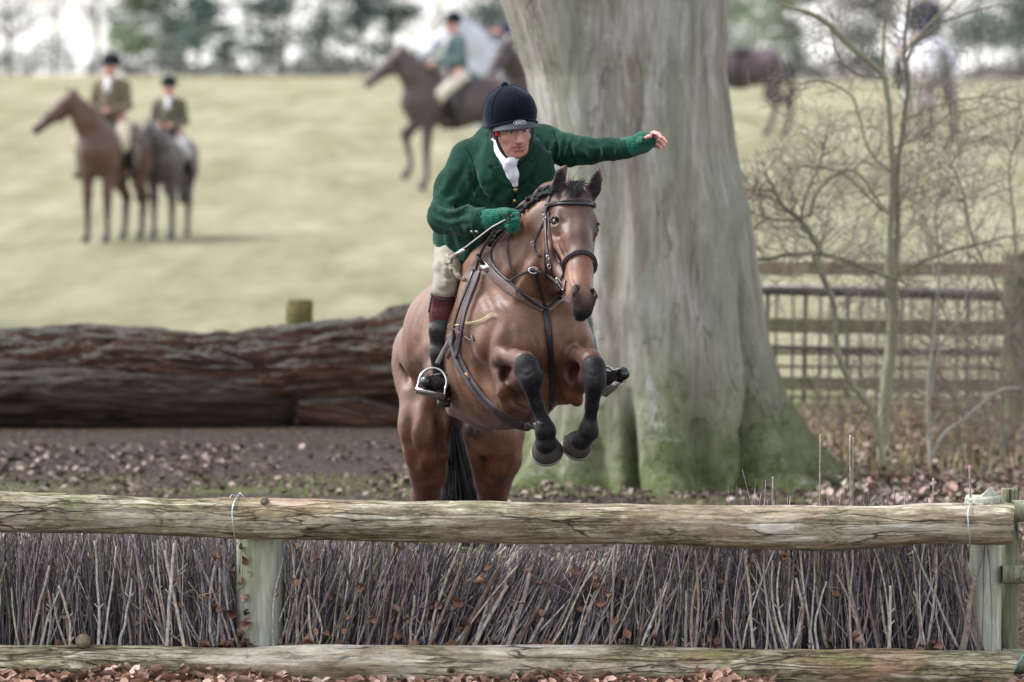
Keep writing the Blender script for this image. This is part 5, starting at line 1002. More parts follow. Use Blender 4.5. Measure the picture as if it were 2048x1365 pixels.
c = off(1067, 538, l=.032); mb = MB(); t = np.linspace(0, 2 * math.pi, 25); mb.tube([c + A(.02 * math.cos(k), -.004 + .004 * math.sin(k), .013 * math.sin(k)) for k in t], .003, 8); mb.build('martingale_ring', stl, horse, cols=False)
# saddle, flap, numnah, stirrup leathers and irons
sf = Field(); sf.chain(q((930, 560, 24.95, 40), (912, 600, 25.2, 40), (902, 640, 25.4, 36)), .05); sf.cap(P(930, 560, 24.95), P(925, 690, 24.86), R(26), R(34), .05, flat=(norm(A(1, .2, 0)), .5)); sf.cap(P(1010, 560, 25.05), P(1100, 650, 24.98), R(26), R(34), .05, flat=(norm(A(1, .2, 0)), .5))
v, ff = sf.mesh(.011); saddle = mesh_obj('saddle', relax(v, ff, 3), ff, blk, horse)
pad = MB(); 
for k, (a, b) in enumerate(((935, 925), (928, 916), (943, 934))): strap(pad, HB, [(a + 22, 545, 24.7), (a + 6, 590, 24.72), (b + 2, 640, 24.75), (b - 6, 690, 24.78), (b - 14, 715, 24.8)], .022, .007, .012 + .006 * k, 8, sm=6)
pad.build('saddle_pad', leather('numnah', '#3a2c33'), horse, cols=False)
def stirrup(c, top, right, fwd, wd, ht):
    mb = MB(); up = norm(top - c); sd = norm(right - up * (right @ up)); fw = np.cross(sd, up); fw = fw if fw @ fwd > 0 else -fw; t = np.linspace(-.22, math.pi + .22, 26)
    arch = [c + sd * wd * math.cos(k) * (1.0 if math.sin(k) > 0 else 1.0) + up * (ht * .42 + ht * .58 * math.sin(k)) for k in t]; arch = [c - sd * -wd * 1.04] + arch + [c - sd * wd * 1.04]; mb.tube(spline(arch, 2), .0055, 8)
    o = mb.build('stirrup_iron', stl, horse, cols=False); m2 = MB()
    for k in (-1, 1): m2.tube([c + sd * wd * 1.06 + fw * .022 * k, c - sd * wd * 1.06 + fw * .022 * k], .0045, 8)
    m2.box(c, (wd * 2.1, .03, .008), np.stack([sd, fw, up], 1)); m2.build('tread', stl, o, cols=False)
    for k in range(1): m3 = MB(); m3.box(c + up * .006, (wd * 1.7, .034, .006), np.stack([sd, fw, up], 1)); m3.build('tread_pad', mat_simple('rubber', lin('#3a3a3c'), .8), o, smooth=False, cols=False)
    return o
stirrup(P(860, 788, 24.62), P(874, 729, 24.68), P(893, 797, 24.62) - P(830, 783, 24.62), A(0, -1, 0), R(28), R(58))
stirrup(P(1222, 778, 24.72), P(1196, 722, 24.8), P(1240, 768, 24.7) - P(1203, 787, 24.75), A(.5, -1, 0), R(22), R(52))
mb = MB(); freestrap(mb, [P(912, 655, 24.74), P(903, 675, 24.72), P(888, 702, 24.7), P(874, 729, 24.68)], .022, .006, norm(A(-.4, -1, 0))); mb.build('stirrup_leather', brl, horse, cols=False)
mb = MB(); freestrap(mb, [P(1165, 640, 24.9), P(1176, 675, 24.86), P(1187, 702, 24.82), P(1197, 724, 24.8)], .02, .006, norm(A(.4, -1, 0))); mb.build('stirrup_leather', tan, horse, cols=False)
mb = MB(); freestrap(mb, [P(910, 664, 24.72), P(904, 700, 24.75), P(902, 740, 24.78), P(900, 775, 24.8)], .03, .008, norm(A(-.2, -1, 0))); mb.build('girth_strap', blk, horse, cols=False)
# straw string caught in the girth strap with its stick
sm_ = mat_simple('straw', lin('#b9b68a'), .8); mb = MB()
for k in range(3): pts = spline([off(914, 651, 24.7, .02), off(935, 648, 24.7, .014), off(957, 646, 24.6, .012), off(970, 642, 24.5, .012), off(988, 632, 24.4, .012)], 8); pts += np.cumsum(r.normal(0, .0007, pts.shape), 0); mb.tube(pts, .0016, 5)
c = off(912, 653, 24.7, .024); mb.tube([c + A(.012 * math.cos(t), -.004, .012 * math.sin(t)) for t in np.linspace(0, 12.6, 40)], .0018, 5)
o = mb.build('straw_string', sm_, None, base=c, cols=False); props(o, 'frayed straw coloured string knotted over the saddle girth strap', 'string')
mb = MB(); mb.tube(spline([off(916, 657, 24.7, .02), off(930, 668, 24.7, .014), off(944, 678, 24.6, .014), off(953, 682, 24.6, .014)], 5), .004, 8); o = mb.build('whip_lash', brl, horse, cols=False)
# ------------------------------------------------------------------ the rider
SK = lin('#b58c7f'); SKR = lin('#b27d72'); LIP = lin('#98605a')
rider_at = P(925, 560, 25.1); rider = thing('person', rider_at, 'rider in green coat and navy velvet cap leaning over the jumping horse, one arm outstretched', 'person')
HC = P(1023, 259, 24.52); a = math.radians(19); tilt = math.radians(4); roll = math.radians(5)
fwd = A(math.sin(a) * math.cos(tilt), -math.cos(a) * math.cos(tilt), -math.sin(tilt)); lt = A(math.cos(a), math.sin(a), 0); up_ = np.cross(fwd, lt); up_ = up_ if up_[2] > 0 else -up_
lt, up_ = lt * math.cos(roll) + up_ * math.sin(roll), up_ * math.cos(roll) - lt * math.sin(roll)
def K(l, f_, u): return HC + lt * l + fwd * f_ + up_ * u
RK = [lt, fwd, up_]
b = Field()
b.ell(K(0, -.01, .045), A(.074, .092, .095), RK, .03, SK); b.ell(K(0, .03, -.035), A(.055, .056, .085), RK, .035, SK); b.ell(K(0, .03, -.072), A(.044, .05, .042), RK, .03, SK); b.ell(K(0, .062, -.103), A(.018, .017, .016), RK, .02, SKR)
for s in (-1, 1):
    b.ell(K(s * .043, .056, -.03), A(.021, .02, .02), RK, .02, SKR); b.cap(K(s * .058, .01, -.045), K(s * .035, .035, -.095), .014, .013, .03, SK)
    b.cap(K(s * .012, .089, .017), K(s * .048, .07, .014), .008, .007, .014, SK); b.cap(K(s * .014, .0945, .016), K(s * .045, .078, .0155), .0028, .0024, .004, lin('#8a6456'))
    b.ell(K(s * .03, .094, -.002), A(.017, .012, .009), RK, .012, lin('#a06a60'), True)
    b.cap(K(s * .018, .082, .006), K(s * .043, .074, .005), .004, .0035, .005, lin('#a8695e')); b.cap(K(s * .018, .081, -.011), K(s * .042, .073, -.01), .0035, .003, .006, SK)
    b.ell(K(s * .0135, .098, -.046), A(.0085, .01, .008), RK, .008, SKR); b.ell(K(s * .007, .103, -.0535), A(.0035, .004, .003), RK, .003, lin('#4a201e'), True)
    b.cap(K(s * .024, .088, -.05), K(s * .034, .074, -.085), .0015, .0015, .01, lin('#a3655c'), True)
    b.ell(K(s * .075, -.012, -.012), A(.009, .018, .028), RK, .01, SKR)
b.cap(K(0, .088, .004), K(0, .108, -.04), .0075, .011, .012, SK); b.ell(K(0, .109, -.044), A(.011, .01, .01), RK, .008, SKR)
b.cap(K(-.024, .08, -.066), K(0, .092, -.0665), .0035, .005, .006, LIP); b.cap(K(.024, .08, -.066), K(0, .092, -.0665), .0035, .005, .006, LIP)
b.cap(K(-.017, .083, -.0815), K(.017, .083, -.0815), .006, .006, .008, LIP); b.chain([(K(-.023, .089, -.071), .0035), (K(0, .097, -.0745), .0045), (K(.023, .089, -.071), .0035)], .003, lin('#4a2222'), True); b.cap(K(-.012, .083, -.0725), K(.012, .083, -.0725), .0035, .0035, .002, lin('#b5a79c'))
# neck, torso, arms, legs under the clothes
b.chain(q((1012, 300, 24.62, 24), (1012, 330, 24.7, 26)), .04, SK); b.chain(q((1018, 335, 24.76, 50), (985, 400, 24.85, 55), (925, 490, 25.08, 52)), .05, SK)
b.chain(q((945, 315, 24.8, 24), (888, 425, 24.68, 19), (965, 441, 24.42, 15), (985, 436, 24.38, 14)), .03, SK); b.chain(q((1090, 292, 24.85, 24), (1180, 305, 24.72, 17), (1250, 297, 24.62, 14), (1268, 293, 24.6, 13)), .03, SK)
b.chain(q((915, 500, 25.1, 30), (898, 560, 24.85, 15), (885, 610, 24.8, 12), (882, 700, 24.86, 9), (880, 760, 24.9, 8)), .04, SK); b.chain(q((990, 515, 25.15, 28), (1090, 575, 25.02, 16), (1165, 625, 24.98, 12), (1180, 690, 24.96, 8), (1200, 750, 24.94, 7)), .04, SK)
# outstretched hand: palm down, fingers half curled to the right
hl_ = b
def finger(pts, rr, col=SK, tip=None):
    for i in range(len(pts) - 1): hl_.cap(P(*pts[i]), P(*pts[i + 1]), rr[i], rr[i + 1], .004, col)
b.ell(P(1287, 284, 24.58), A(.042, .022, .034), None, .01, SK)
FGR = [([(1298, 271, 24.57), (1308, 266, 24.52), (1317, 268, 24.47), (1323, 276, 24.45)], 1.), ([(1302, 276, 24.59), (1315, 272, 24.54), (1326, 277, 24.5), (1332, 285, 24.48)], 1.), ([(1303, 284, 24.61), (1316, 282, 24.57), (1326, 287, 24.54), (1329, 293, 24.53)], .95), ([(1300, 291, 24.62), (1312, 292, 24.6), (1320, 295, 24.58), (1322, 298, 24.575)], .85)]
for pts, k in FGR: finger(pts, [.0098 * k, .0092 * k, .0083 * k, .0068 * k], lin('#c98f86'))
finger([(1278, 283, 24.56), (1287, 279, 24.5), (1296, 274, 24.46), (1301, 273, 24.45)], [.007, .008, .009, .0085], lin('#c98f86'))
# rein hand: closed fist
b.ell(P(1012, 437, 24.3), A(.042, .032, .036), None, .01, SK)
for i, (yy, dd) in enumerate(((423, 24.26), (433, 24.23), (443, 24.23), (452, 24.25))):
    for A_, B_ in (((1022, yy, dd + .01), (1037, yy + 4, dd - .02)), ((1037, yy + 4, dd - .02), (1035, yy + 8, dd - .055)), ((1035, yy + 8, dd - .055), (1022, yy + 9, dd - .06))): b.cap(P(A_[0] - 4, A_[1], A_[2] + .012), P(B_[0] - 4, B_[1], B_[2] + .012), .005, .005, .004, SK)
finger([(1000, 426, 24.24), (1014, 425, 24.185), (1022, 430, 24.175)], [.009, .008, .007])
lo, hi = b.bounds(.015); hb = (K(0, 0, -.02) - .15, K(0, 0, -.02) + .16); r1 = (P(1262, 305, 24.7) - .03, P(1345, 250, 24.4) + .03)
h1 = (np.minimum(P(1262, 310, 24.75), P(1345, 250, 24.4)) - .0, np.maximum(P(1262, 310, 24.75), P(1345, 250, 24.4)) + .0); h2 = (np.minimum(P(978, 475, 24.5), P(1050, 405, 24.1)), np.maximum(P(978, 475, 24.5), P(1050, 405, 24.1)))
xs1 = h1[0][0]
boxes = [(A(lo[0], HC[1] + .06, lo[2]), A(xs1 + .01, hi[1], hi[2]), .014), (A(HC[0] - .1, HC[1] - .14, HC[2] - .14), A(HC[0] + .12, HC[1] + .07, HC[2] + .16), .0034), h1 + (.0038,), h2 + (.0045,)]
V, Fs = b.mesh(boxes=boxes)
skm = NT('skin'); a_ = skm.new('ShaderNodeAttribute'); a_.attribute_name = 'Col'; fs = skm.noise(skm.coords(), 120, 4, .7); f3 = skm.noise(skm.coords(), 25, 4)
sc0 = skm.mix(1.0, a_.outputs['Color'], skm.ramp(f3, [(.3, (.9, .82, .8)), (.7, (1.1, 1.12, 1.12))]), 'MULTIPLY'); skm.bump(fs, .25, .0015); skin_m = skm.fin(sc0, .5, .4)
skm.b.inputs['Subsurface Weight'].default_value = .12; skm.b.inputs['Subsurface Radius'].default_value = (.01, .004, .003); skm.b.inputs['Subsurface Scale'].default_value = .5
mesh_obj('body', V, Fs, skin_m, rider, b.colors(V, SK, .0022))
for s in (-1, 1):
    e = Field(); e.ell(K(s * .03, .0745, -.0025), A(.0125, .0115, .0105), RK, .001, lin('#cfc5c0')); v, ff = e.mesh(.003); v = relax(v, ff, 1); cc = np.tile(lin('#a59a96'), (len(v), 1)); dd = np.linalg.norm(v - K(s * .03 + .001, .086, -.003), axis=1); cc[dd < .0062] = lin('#2d3338')
    mesh_obj('eye', v, ff, mat_simple('eyeball', (1, 1, 1), .15, .6, 5, 0, 0, .001, attr=True) if s < 0 else bpy.data.materials['eyeball'], rider, cc)
hr = MB(); r = np.random.default_rng(8)
for i in range(160):
    s = -1; b0 = K(s * r.uniform(.07, .079), r.uniform(-.06, .02), .02); e0 = b0 + up_ * -r.uniform(.03, .06) + lt * s * r.uniform(-.004, .012) + fwd * r.normal(0, .006); hr.tube([b0, (b0 + e0) / 2 + lt * s * .003, e0], [.0014, .0012, .0005], 4, cap=False)
hr.build('hair', NT('grey_hair').fin(lin('#5e5450'), .6), rider, cols=False)
# ---- velvet cap
vel = NT('velvet'); n_ = vel.noise(vel.coords(), 90, 4, .7); big_ = vel.noise(vel.coords(), 16, 4, .6, .5); vel.bump(vel.math('ADD', n_, vel.math('MULTIPLY', big_, 2.)), .4, .003); velm = vel.fin(vel.ramp(big_, [(.3, lin('#04070d')), (.7, lin('#0d1420'))]), .95, .1, .35)
vel.b.inputs['Sheen Tint'].default_value = (.25, .33, .45, 1)
hf = Field(); hf.ell(K(0, -.008, .075), A(.112, .128, .115), RK, .02); hf.ell(K(0, -.012, .05), A(.110, .125, .09), RK, .02); hf.ell(K(0, .03, -.075), A(.2, .24, .105), RK, .006, None, True)

for t in np.linspace(0, math.pi, 4)[:3]:
    for u_ in np.linspace(.15, math.pi - .15, 14): pass
v, ff = hf.mesh(.0058); v = relax(v, ff, 3); helm = mesh_obj('helmet', v, ff, velm, rider)
hbv = bvh(v, ff)
mb = MB(); cpt = K(0, -.01, .06)
for az in (0, math.pi / 3 * 1.0, -math.pi / 3):                                                   # velvet seams
    d0 = lt * math.sin(az) + fwd * math.cos(az); d0 = np.cos(az) * lt * 0 + d0; loop_strap(mb, hbv, cpt, d0, up_, .004, .003, .001, 60, (.05, math.pi - .05), R0=.3, sm=1)
mb.build('seam', velm, helm, cols=False)
bt = Field(); bt.ell(K(-.012, -.02, .19), A(.018, .018, .011), RK, .004); bt.ell(K(-.012, -.02, .197), A(.013, .013, .009), RK, .004); v, ff = bt.mesh(.003); mesh_obj('button', v, ff, velm, helm)
# rolled rim and the grey peak
rim = MB(); rim_pts = [K(.112 * math.sin(t), -.008 + .13 * math.cos(t), .017 + .032 * max(0, math.cos(t)) ** 1.5) for t in np.linspace(0, 2 * math.pi, 60)]; rim.tube(rim_pts, .0055, 8); rim.build('rim', velm, helm, cols=False)
pk = []; n1_, n2_ = 30, 9
for i, t in enumerate(np.linspace(-1.15, 1.15, n1_)):
    for j, s in enumerate(np.linspace(0, 1, n2_)):
        ext = .03 * math.cos(t / 1.15 * math.pi / 2) ** .6 * s; pk.append(K((.105 + ext) * math.sin(t), -.006 + (.122 + ext) * math.cos(t), .045 * max(0, math.cos(t)) ** .8 - .031 * s * math.cos(t) ** .5))
pk = np.array(pk); Fs = [(i * n2_ + j, i * n2_ + j + 1, (i + 1) * n2_ + j + 1, (i + 1) * n2_ + j) for i in range(n1_ - 1) for j in range(n2_ - 1)]
o = mesh_obj('peak', pk, Fs, mat_simple('grey_peak', lin('#3d4047'), .75, .3, 60, .15, .3, .002), helm); md = o.modifiers.new('thick', 'SOLIDIFY'); md.thickness = .005; md.offset = 0
pbv = bvh(pk, Fs)
# emblem on the peak
ec, en = onsurf(pbv, 1039, 248, 24.4, .006); en = norm(fwd * .9 + up_ * .25); ex = norm(lt - en * (lt @ en)); ey = np.cross(en, ex); ey = ey if ey[2] > 0 else -ey
ec = ec + en * .004; mb = MB(); t = np.linspace(0, 2 * math.pi, 33); mb.tube([ec + ex * .029 * math.cos(k) + ey * .0105 * math.sin(k) for k in t], .0006, 5)
m9 = MB(); m9.tube([ec - en * .0035, ec - en * .001], .0095, 24); V9 = m9.V[0]; m9.V[0] = ec + (V9 - ec) + ex * ((V9 - ec) @ ex)[:, None] * 1.9; m9.build('emblem_plate', mat_simple('dark_plate', lin('#07080a'), 1.0, .0), helm, cols=False)
for s in (-1, 1): mb.tube([ec + ex * s * .021 + en * -.001, ec + ex * s * .021 + en * .001], .0016, 8)
silver = NT('silver_print').fin(lin('#dfe1e6'), .5, .5); em = mb.build('emblem', silver, helm, cols=False)
def text_mesh(name, txt, c, ex, ey, size, mat, parent, shear=.25):
    cu = bpy.data.curves.new(name, 'FONT'); cu.body = txt; cu.align_x = 'CENTER'; cu.align_y = 'CENTER'; cu.size = 1; cu.extrude = .02; cu.shear = shear; cu.offset = .012
    to = bpy.data.objects.new(name + '_t', cu); COL.objects.link(to); bpy.context.view_layer.update(); me = bpy.data.meshes.new_from_object(to.evaluated_get(bpy.context.evaluated_depsgraph_get())); bpy.data.objects.remove(to); ez = np.cross(ex, ey)
    V = np.array([v.co[:] for v in me.vertices]); W_ = c + size * (V[:, 0:1] * ex + V[:, 1:2] * ey + V[:, 2:3] * ez); return mesh_obj(name, W_, [tuple(p.vertices) for p in me.polygons], mat, parent, smooth=False)
text_mesh('lettering', 'RXC1', ec, ex, ey, .0165, silver, helm)
# chin strap
mb = MB()
for s in (-1, 1):
    freestrap(mb, [K(s * .09, .035, .02), K(s * .083, .036, -.03), K(s * .064, .04, -.085), K(s * .03, .045, -.126), K(0, .048, -.134)], .013, .004, norm(lt * s + fwd))
mb.build('chin_strap', mat_simple('webbing', lin('#1d1e22'), .8), rider, cols=False)
mb = MB(); mb.box(K(-.083, .045, -.008), (.012, .007, .018), np.stack(RK, 1)); mb.build('strap_clip', mat_simple('red_clip', lin('#d5352a'), .4, nscale=4), rider, cols=False)
# ---- stock tie
wht = mat_simple('white_cotton', lin('#c9ccd6'), .85, .2, 30, .06, .5, .004)
st = Field(); st.chain(q((1000, 284, 24.64, 17), (1006, 305, 24.6, 18), (1018, 320, 24.54, 17)), .03); st.chain(q((1040, 296, 24.66, 14), (1034, 314, 24.56, 14)), .03); st.ell(P(1022, 323, 24.475), A(.026, .02, .02), None, .006); st.cap(P(1011, 320, 24.5), P(1034, 319, 24.5), .011, .011, .006); st.chain(q((1014, 325, 24.62, 26), (1024, 350, 24.62, 18), (1030, 372, 24.62, 10)), .02)
st.chain(q((1019, 332, 24.5, 14), (1026, 350, 24.51, 11), (1030, 369, 24.53, 6)), .015); st.cap(P(1022, 334, 24.455), P(1029, 366, 24.5), .003, .003, .006, None, True); st.cap(P(1006, 304, 24.55), P(1020, 316, 24.48), .003, .003, .006, None, True)
v, ff = st.mesh(.0042); v = v + vnormals(v, ff) * (.0025 * vnoise(v * A(1.5, 1, .6), 60, 3))[:, None]; mesh_obj('stock_tie', v, ff, wht, rider)
# ---- coat
green = NT('green_wool'); n_ = green.noise(green.coords(), 160, 4, .75); bgn = green.noise(green.coords(), 9, 4, .6, .3); green.bump(green.math('ADD', n_, green.math('MULTIPLY', bgn, 2.5)), .22, .003)
gm0 = green.fin(green.mix(1.0, green.ramp(bgn, [(.3, lin('#0f2b23')), (.7, lin('#17392e'))]), green.ramp(n_, [(.3, .85), (.7, 1.18)]), 'MULTIPLY'), .95, .15, .12); green.b.inputs['Sheen Tint'].default_value = (.5, .8, .65, 1)
j = Field()
j.chain(q((1022, 345, 24.72, 78), (985, 400, 24.8, 75), (945, 455, 24.95, 66), (918, 482, 25.05, 52)), .07); j.ell(P(1055, 340, 24.66), A(.12, .12, .12), None, .06)
j.chain(q((955, 318, 24.82, 44), (1010, 285, 24.86, 46), (1080, 292, 24.88, 38)), .07)
j.chain(q((1052, 380, 24.68, 36), (1010, 440, 24.74, 40)), .06)
j.chain(q((940, 322, 24.78, 42), (910, 375, 24.72, 38), (888, 432, 24.64, 32)), .035); j.chain(q((888, 436, 24.62, 31), (930, 441, 24.48, 28), (962, 441, 24.36, 26)), .03)
j.chain(q((1092, 292, 24.86, 38), (1135, 302, 24.79, 30), (1180, 303, 24.72, 25)), .035); j.chain(q((1180, 303, 24.72, 25), (1222, 299, 24.66, 22), (1254, 297, 24.61, 21)), .03)
j.chain(q((905, 478, 24.98, 34), (900, 500, 24.92, 26)), .05); j.chain(q((940, 480, 24.9, 48), (938, 512, 24.82, 22)), .05, flat=(norm(A(.2, 1, 0)), .8)); j.chain(q((985, 470, 24.85, 34), (965, 500, 24.82, 22)), .05)
j.ell(P(1022, 305, 24.45), A(.062, .13, .085), None, .015, None, True); j.ell(P(1026, 345, 24.46), A(.035, .07, .05), None, .015, None, True)      # open neck
j.cap(P(965, 441, 24.36), P(1000, 440, 24.3), R(19), R(19), .006, None, True); j.cap(P(1256, 297, 24.61), P(1290, 295, 24.58), R(15), R(15), .006, None, True)
v, ff = j.mesh(.0072); v = relax(v, ff, 2); N = vnormals(v, ff)
# folds: elbow creases and pull lines
def fold(v, c, ax, lam, amp, rad, seed): ph = ((v - c) @ norm(ax)) / lam; e = np.exp(-(np.linalg.norm(v - c, axis=1) / rad) ** 2); nn = vnoise(v, 7, seed) * 1.6; return amp * e * (1 - np.abs(np.sin((ph + nn) * math.pi)) ** .7 * 2)
D = .006 * vnoise(v, 7, 1) + .003 * vnoise(v, 16, 2) + fold(v, P(1165, 300, 24.6), A(1, 0, .5), .045, .007, .1, 3) + fold(v, P(1120, 300, 24.7), A(1, 0, -.6), .05, .006, .1, 4) + fold(v, P(1215, 298, 24.6), A(1, 0, .4), .04, .004, .08, 8) + fold(v, P(890, 420, 24.5), A(.3, 0, 1), .05, .008, .12, 5) + fold(v, P(930, 370, 24.6), A(.8, 0, .6), .06, .007, .12, 6) + fold(v, P(935, 440, 24.4), A(1, 0, .5), .05, .004, .08, 7) + fold(v, P(985, 430, 24.6), A(.6, 0, 1), .05, .006, .12, 9) + fold(v, P(1035, 400, 24.6), A(.5, 0, 1), .07, .005, .12, 11)
v = v + N * D[:, None]; N = vnormals(v, ff)
v = sculpt(v, N, [([(868, 398), (898, 414), (936, 408)], 5, -.011), ([(862, 424), (898, 436), (942, 424)], 5, -.009), ([(935, 325), (908, 375), (882, 408)], 6, -.007), ([(952, 366), (936, 396), (906, 414)], 5, -.012), ([(946, 338), (954, 372), (974, 402), (992, 412)], 6, -.02), ([(1002, 378), (990, 396), (984, 412)], 5, -.008), ([(1042, 384), (1026, 400), (1018, 418)], 5, -.008), ([(1064, 352), (1056, 380), (1044, 404)], 5, -.007), ([(900, 340), (892, 370), (878, 395)], 6, .006),
 ([(1109, 268), (1114, 298), (1107, 332)], 4.5, -.01), ([(1124, 280), (1142, 304), (1148, 326)], 4.5, -.009), ([(1150, 276), (1166, 300), (1172, 324)], 4.5, -.009), ([(1188, 280), (1198, 300), (1192, 320)], 4.5, -.009), ([(1214, 281), (1226, 298), (1222, 316)], 4, -.006), ([(1128, 322), (1155, 316), (1184, 326)], 4, -.006), ([(1170, 284), (1190, 290), (1212, 287)], 4, -.006), ([(902, 466), (908, 490), (922, 512)], 5, -.007), ([(952, 476), (948, 500), (940, 522)], 5, -.008), ([(978, 470), (974, 490), (966, 505)], 5, -.006), ([(884, 470), (886, 485), (894, 498)], 4, -.006), ([(960, 300), (975, 320), (978, 350)], 6, -.006), ([(912, 440), (930, 448), (944, 462)], 4, -.005)])
jk = mesh_obj('jacket', v, ff, gm0, rider); JB = bvh(v, ff)
def panel(name, poly, parent, mat, bv, lift=.006, thick=.004, step=4.0, dflt=24.5, sm=3, convex=.0):
    """cloth piece cut to an outline and laid on the surface below it, with its own thickness"""
    poly = np.array(poly, float); mn, mx = poly.min(0), poly.max(0)
    def inside(x, y):
        c = False; n = len(poly); k = n - 1
        for i in range(n):
            if (poly[i][1] > y) != (poly[k][1] > y) and x < (poly[k][0] - poly[i][0]) * (y - poly[i][1]) / (poly[k][1] - poly[i][1]) + poly[i][0]: c = not c
            k = i
        return c
    # triangulate outline densified + interior points
    o = []
    for i in range(len(poly)):
        a_, b_ = poly[i], poly[(i + 1) % len(poly)]; m = max(1, int(np.linalg.norm(b_ - a_) / step)); o += [a_ + (b_ - a_) * k / m for k in range(m)]
    nb = len(o)
    for x in np.arange(mn[0], mx[0], step):
        for y in np.arange(mn[1], mx[1], step):
            if inside(x, y) and min(np.hypot(x - p[0], y - p[1]) for p in o[:nb]) > step * .55: o.append(A(x, y))
    from mathutils.geometry import delaunay_2d_cdt
    vv, ee, fcs, *_ = delaunay_2d_cdt([Vector(p) for p in o], [], [list(range(nb))], 1, 1e-4)
    pts = [onsurf(bv, p[0], p[1], dflt, lift) for p in vv]; W_ = np.array([p[0] for p in pts]); nn = np.array([p[1] for p in pts])
    md = np.median(W_[:, 1]); W_[:, 1] = np.clip(W_[:, 1], md - .12, md + .12)
    adj = [[] for _ in vv]
    for f_ in fcs:
        for i in range(3): adj[f_[i]].append(f_[(i + 1) % 3]); adj[f_[(i + 1) % 3]].append(f_[i])
    for _ in range(sm): W_ = np.array([.5 * W_[i] + .5 * np.mean(W_[adj[i]], 0) * A(0, 1, 0) + .5 * W_[i] * A(1, 0, 1) if adj[i] else W_[i] for i in range(len(W_))])
    ob = mesh_obj(name, W_, [tuple(f_) for f_ in fcs], mat, parent); md = ob.modifiers.new('thick', 'SOLIDIFY'); md.thickness = thick; md.offset = 0; return ob
gm1 = gm0
seam = NT('dark_green_seam_shade').fin(lin('#081a15'), .95, .1)  # jacket seams whose dark green also paints the shadow gap under the edges
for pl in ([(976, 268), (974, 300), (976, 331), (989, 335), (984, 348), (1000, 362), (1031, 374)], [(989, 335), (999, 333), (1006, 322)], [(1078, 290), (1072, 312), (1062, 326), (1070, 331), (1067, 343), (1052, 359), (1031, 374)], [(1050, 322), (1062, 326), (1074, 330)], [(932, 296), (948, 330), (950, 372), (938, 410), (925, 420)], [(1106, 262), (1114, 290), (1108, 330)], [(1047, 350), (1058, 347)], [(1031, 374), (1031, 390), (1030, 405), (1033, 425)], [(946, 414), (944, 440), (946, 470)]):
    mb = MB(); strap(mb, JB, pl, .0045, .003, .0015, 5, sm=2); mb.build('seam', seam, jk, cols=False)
panel('lapel', [(990, 334), (984, 348), (1000, 362), (1030, 373), (1024, 352), (1010, 330), (1003, 318), (999, 333)], jk, gm1, JB, .011, .007)
panel('collar', [(976, 268), (988, 279), (996, 300), (1006, 322), (1000, 334), (989, 335), (976, 331), (974, 300)], jk, gm1, JB, .010, .007)
panel('lapel', [(1041, 318), (1036, 345), (1031, 373), (1052, 358), (1067, 342), (1070, 330), (1060, 326), (1050, 322)], jk, gm1, JB, .011, .007)
panel('collar', [(1044, 300), (1041, 316), (1052, 322), (1062, 326), (1072, 312), (1078, 290), (1074, 268), (1064, 275), (1056, 288)], jk, gm1, JB, .010, .007)
panel('cuff', [(948, 414), (969, 414), (970, 440), (969, 470), (946, 469), (944, 440)], jk, gm1, JB, .003, .003); 
mb = MB(); strap(mb, JB, [(1031, 374), (1031, 390), (1030, 405), (1031, 425)], .0035, .003, .003, 5); mb.build('front_edge', gm1, jk, cols=False)
mb = MB(); strap(mb, JB, [(1050, 322), (1060, 327), (1070, 331)], .003, .003, .014, 3); mb.build('lapel_notch', blk, jk, cols=False)
brass = NT('brass').fin(lin('#c3a463'), .3, .5, metal=.9)
for px, py, rr, mt in ((1031, 380, .0095, brass), (1029, 402, .0095, brass), (1030, 421, .009, brass), (945, 463, .0095, stl), (954, 463, .0095, stl)):
    c, n_ = onsurf(JB, px, py, 24.5, .002); mb = MB(); mb.tube([c - n_ * .004, c + n_ * .002, c + n_ * .0045, c + n_ * .0055], [rr, rr, rr * .8, rr * .2], 14); mb.build('button', mt, jk, cols=False)
# ---- breeches, boots
bre = mat_simple('breeches_cloth', lin('#8f8c80'), .85, .2, 40, .08, .5, .003); bf = Field(); bf.chain(q((905, 500, 24.95, 38), (894, 545, 24.8, 25.5), (888, 580, 24.76, 21.5), (887, 592, 24.77, 20)), .04); bf.chain(q((925, 500, 25.05, 44), (985, 510, 25.1, 46)), .05); bf.chain(q((990, 520, 25.15, 40), (1090, 575, 25.02, 30), (1150, 612, 24.96, 22)), .05)
v, ff = bf.mesh(.008); v = v + vnormals(v, ff) * (.004 * vnoise(v, 14, 3) + .002 * vnoise(v, 35, 4))[:, None]; v = sculpt(v, vnormals(v, ff), [([(872, 545), (890, 556), (915, 550)], 4, -.007), ([(870, 575), (885, 582), (905, 576)], 4, -.006), ([(895, 510), (890, 540), (893, 575)], 4, .004), ([(876, 515), (886, 530), (905, 528)], 4, -.006)]); mesh_obj('breeches', v, ff, bre, rider)
bootm = NT('polished_boot'); n_ = bootm.noise(bootm.coords(), 14, 5, .65, .4); bootm.bump(n_, .5, .01); bootm = bootm.fin(bootm.ramp(n_, [(.3, lin('#0f0f12')), (.62, lin('#1f2024')), (.78, lin('#5a5750'))]), .28, .6)
mah = mat_simple('mahogany_top', lin('#4d1c20'), .38, .5, 18, .25, .4, .004); solm = mat_simple('boot_sole', lin('#3a352f'), .7, .3, 40, .3)
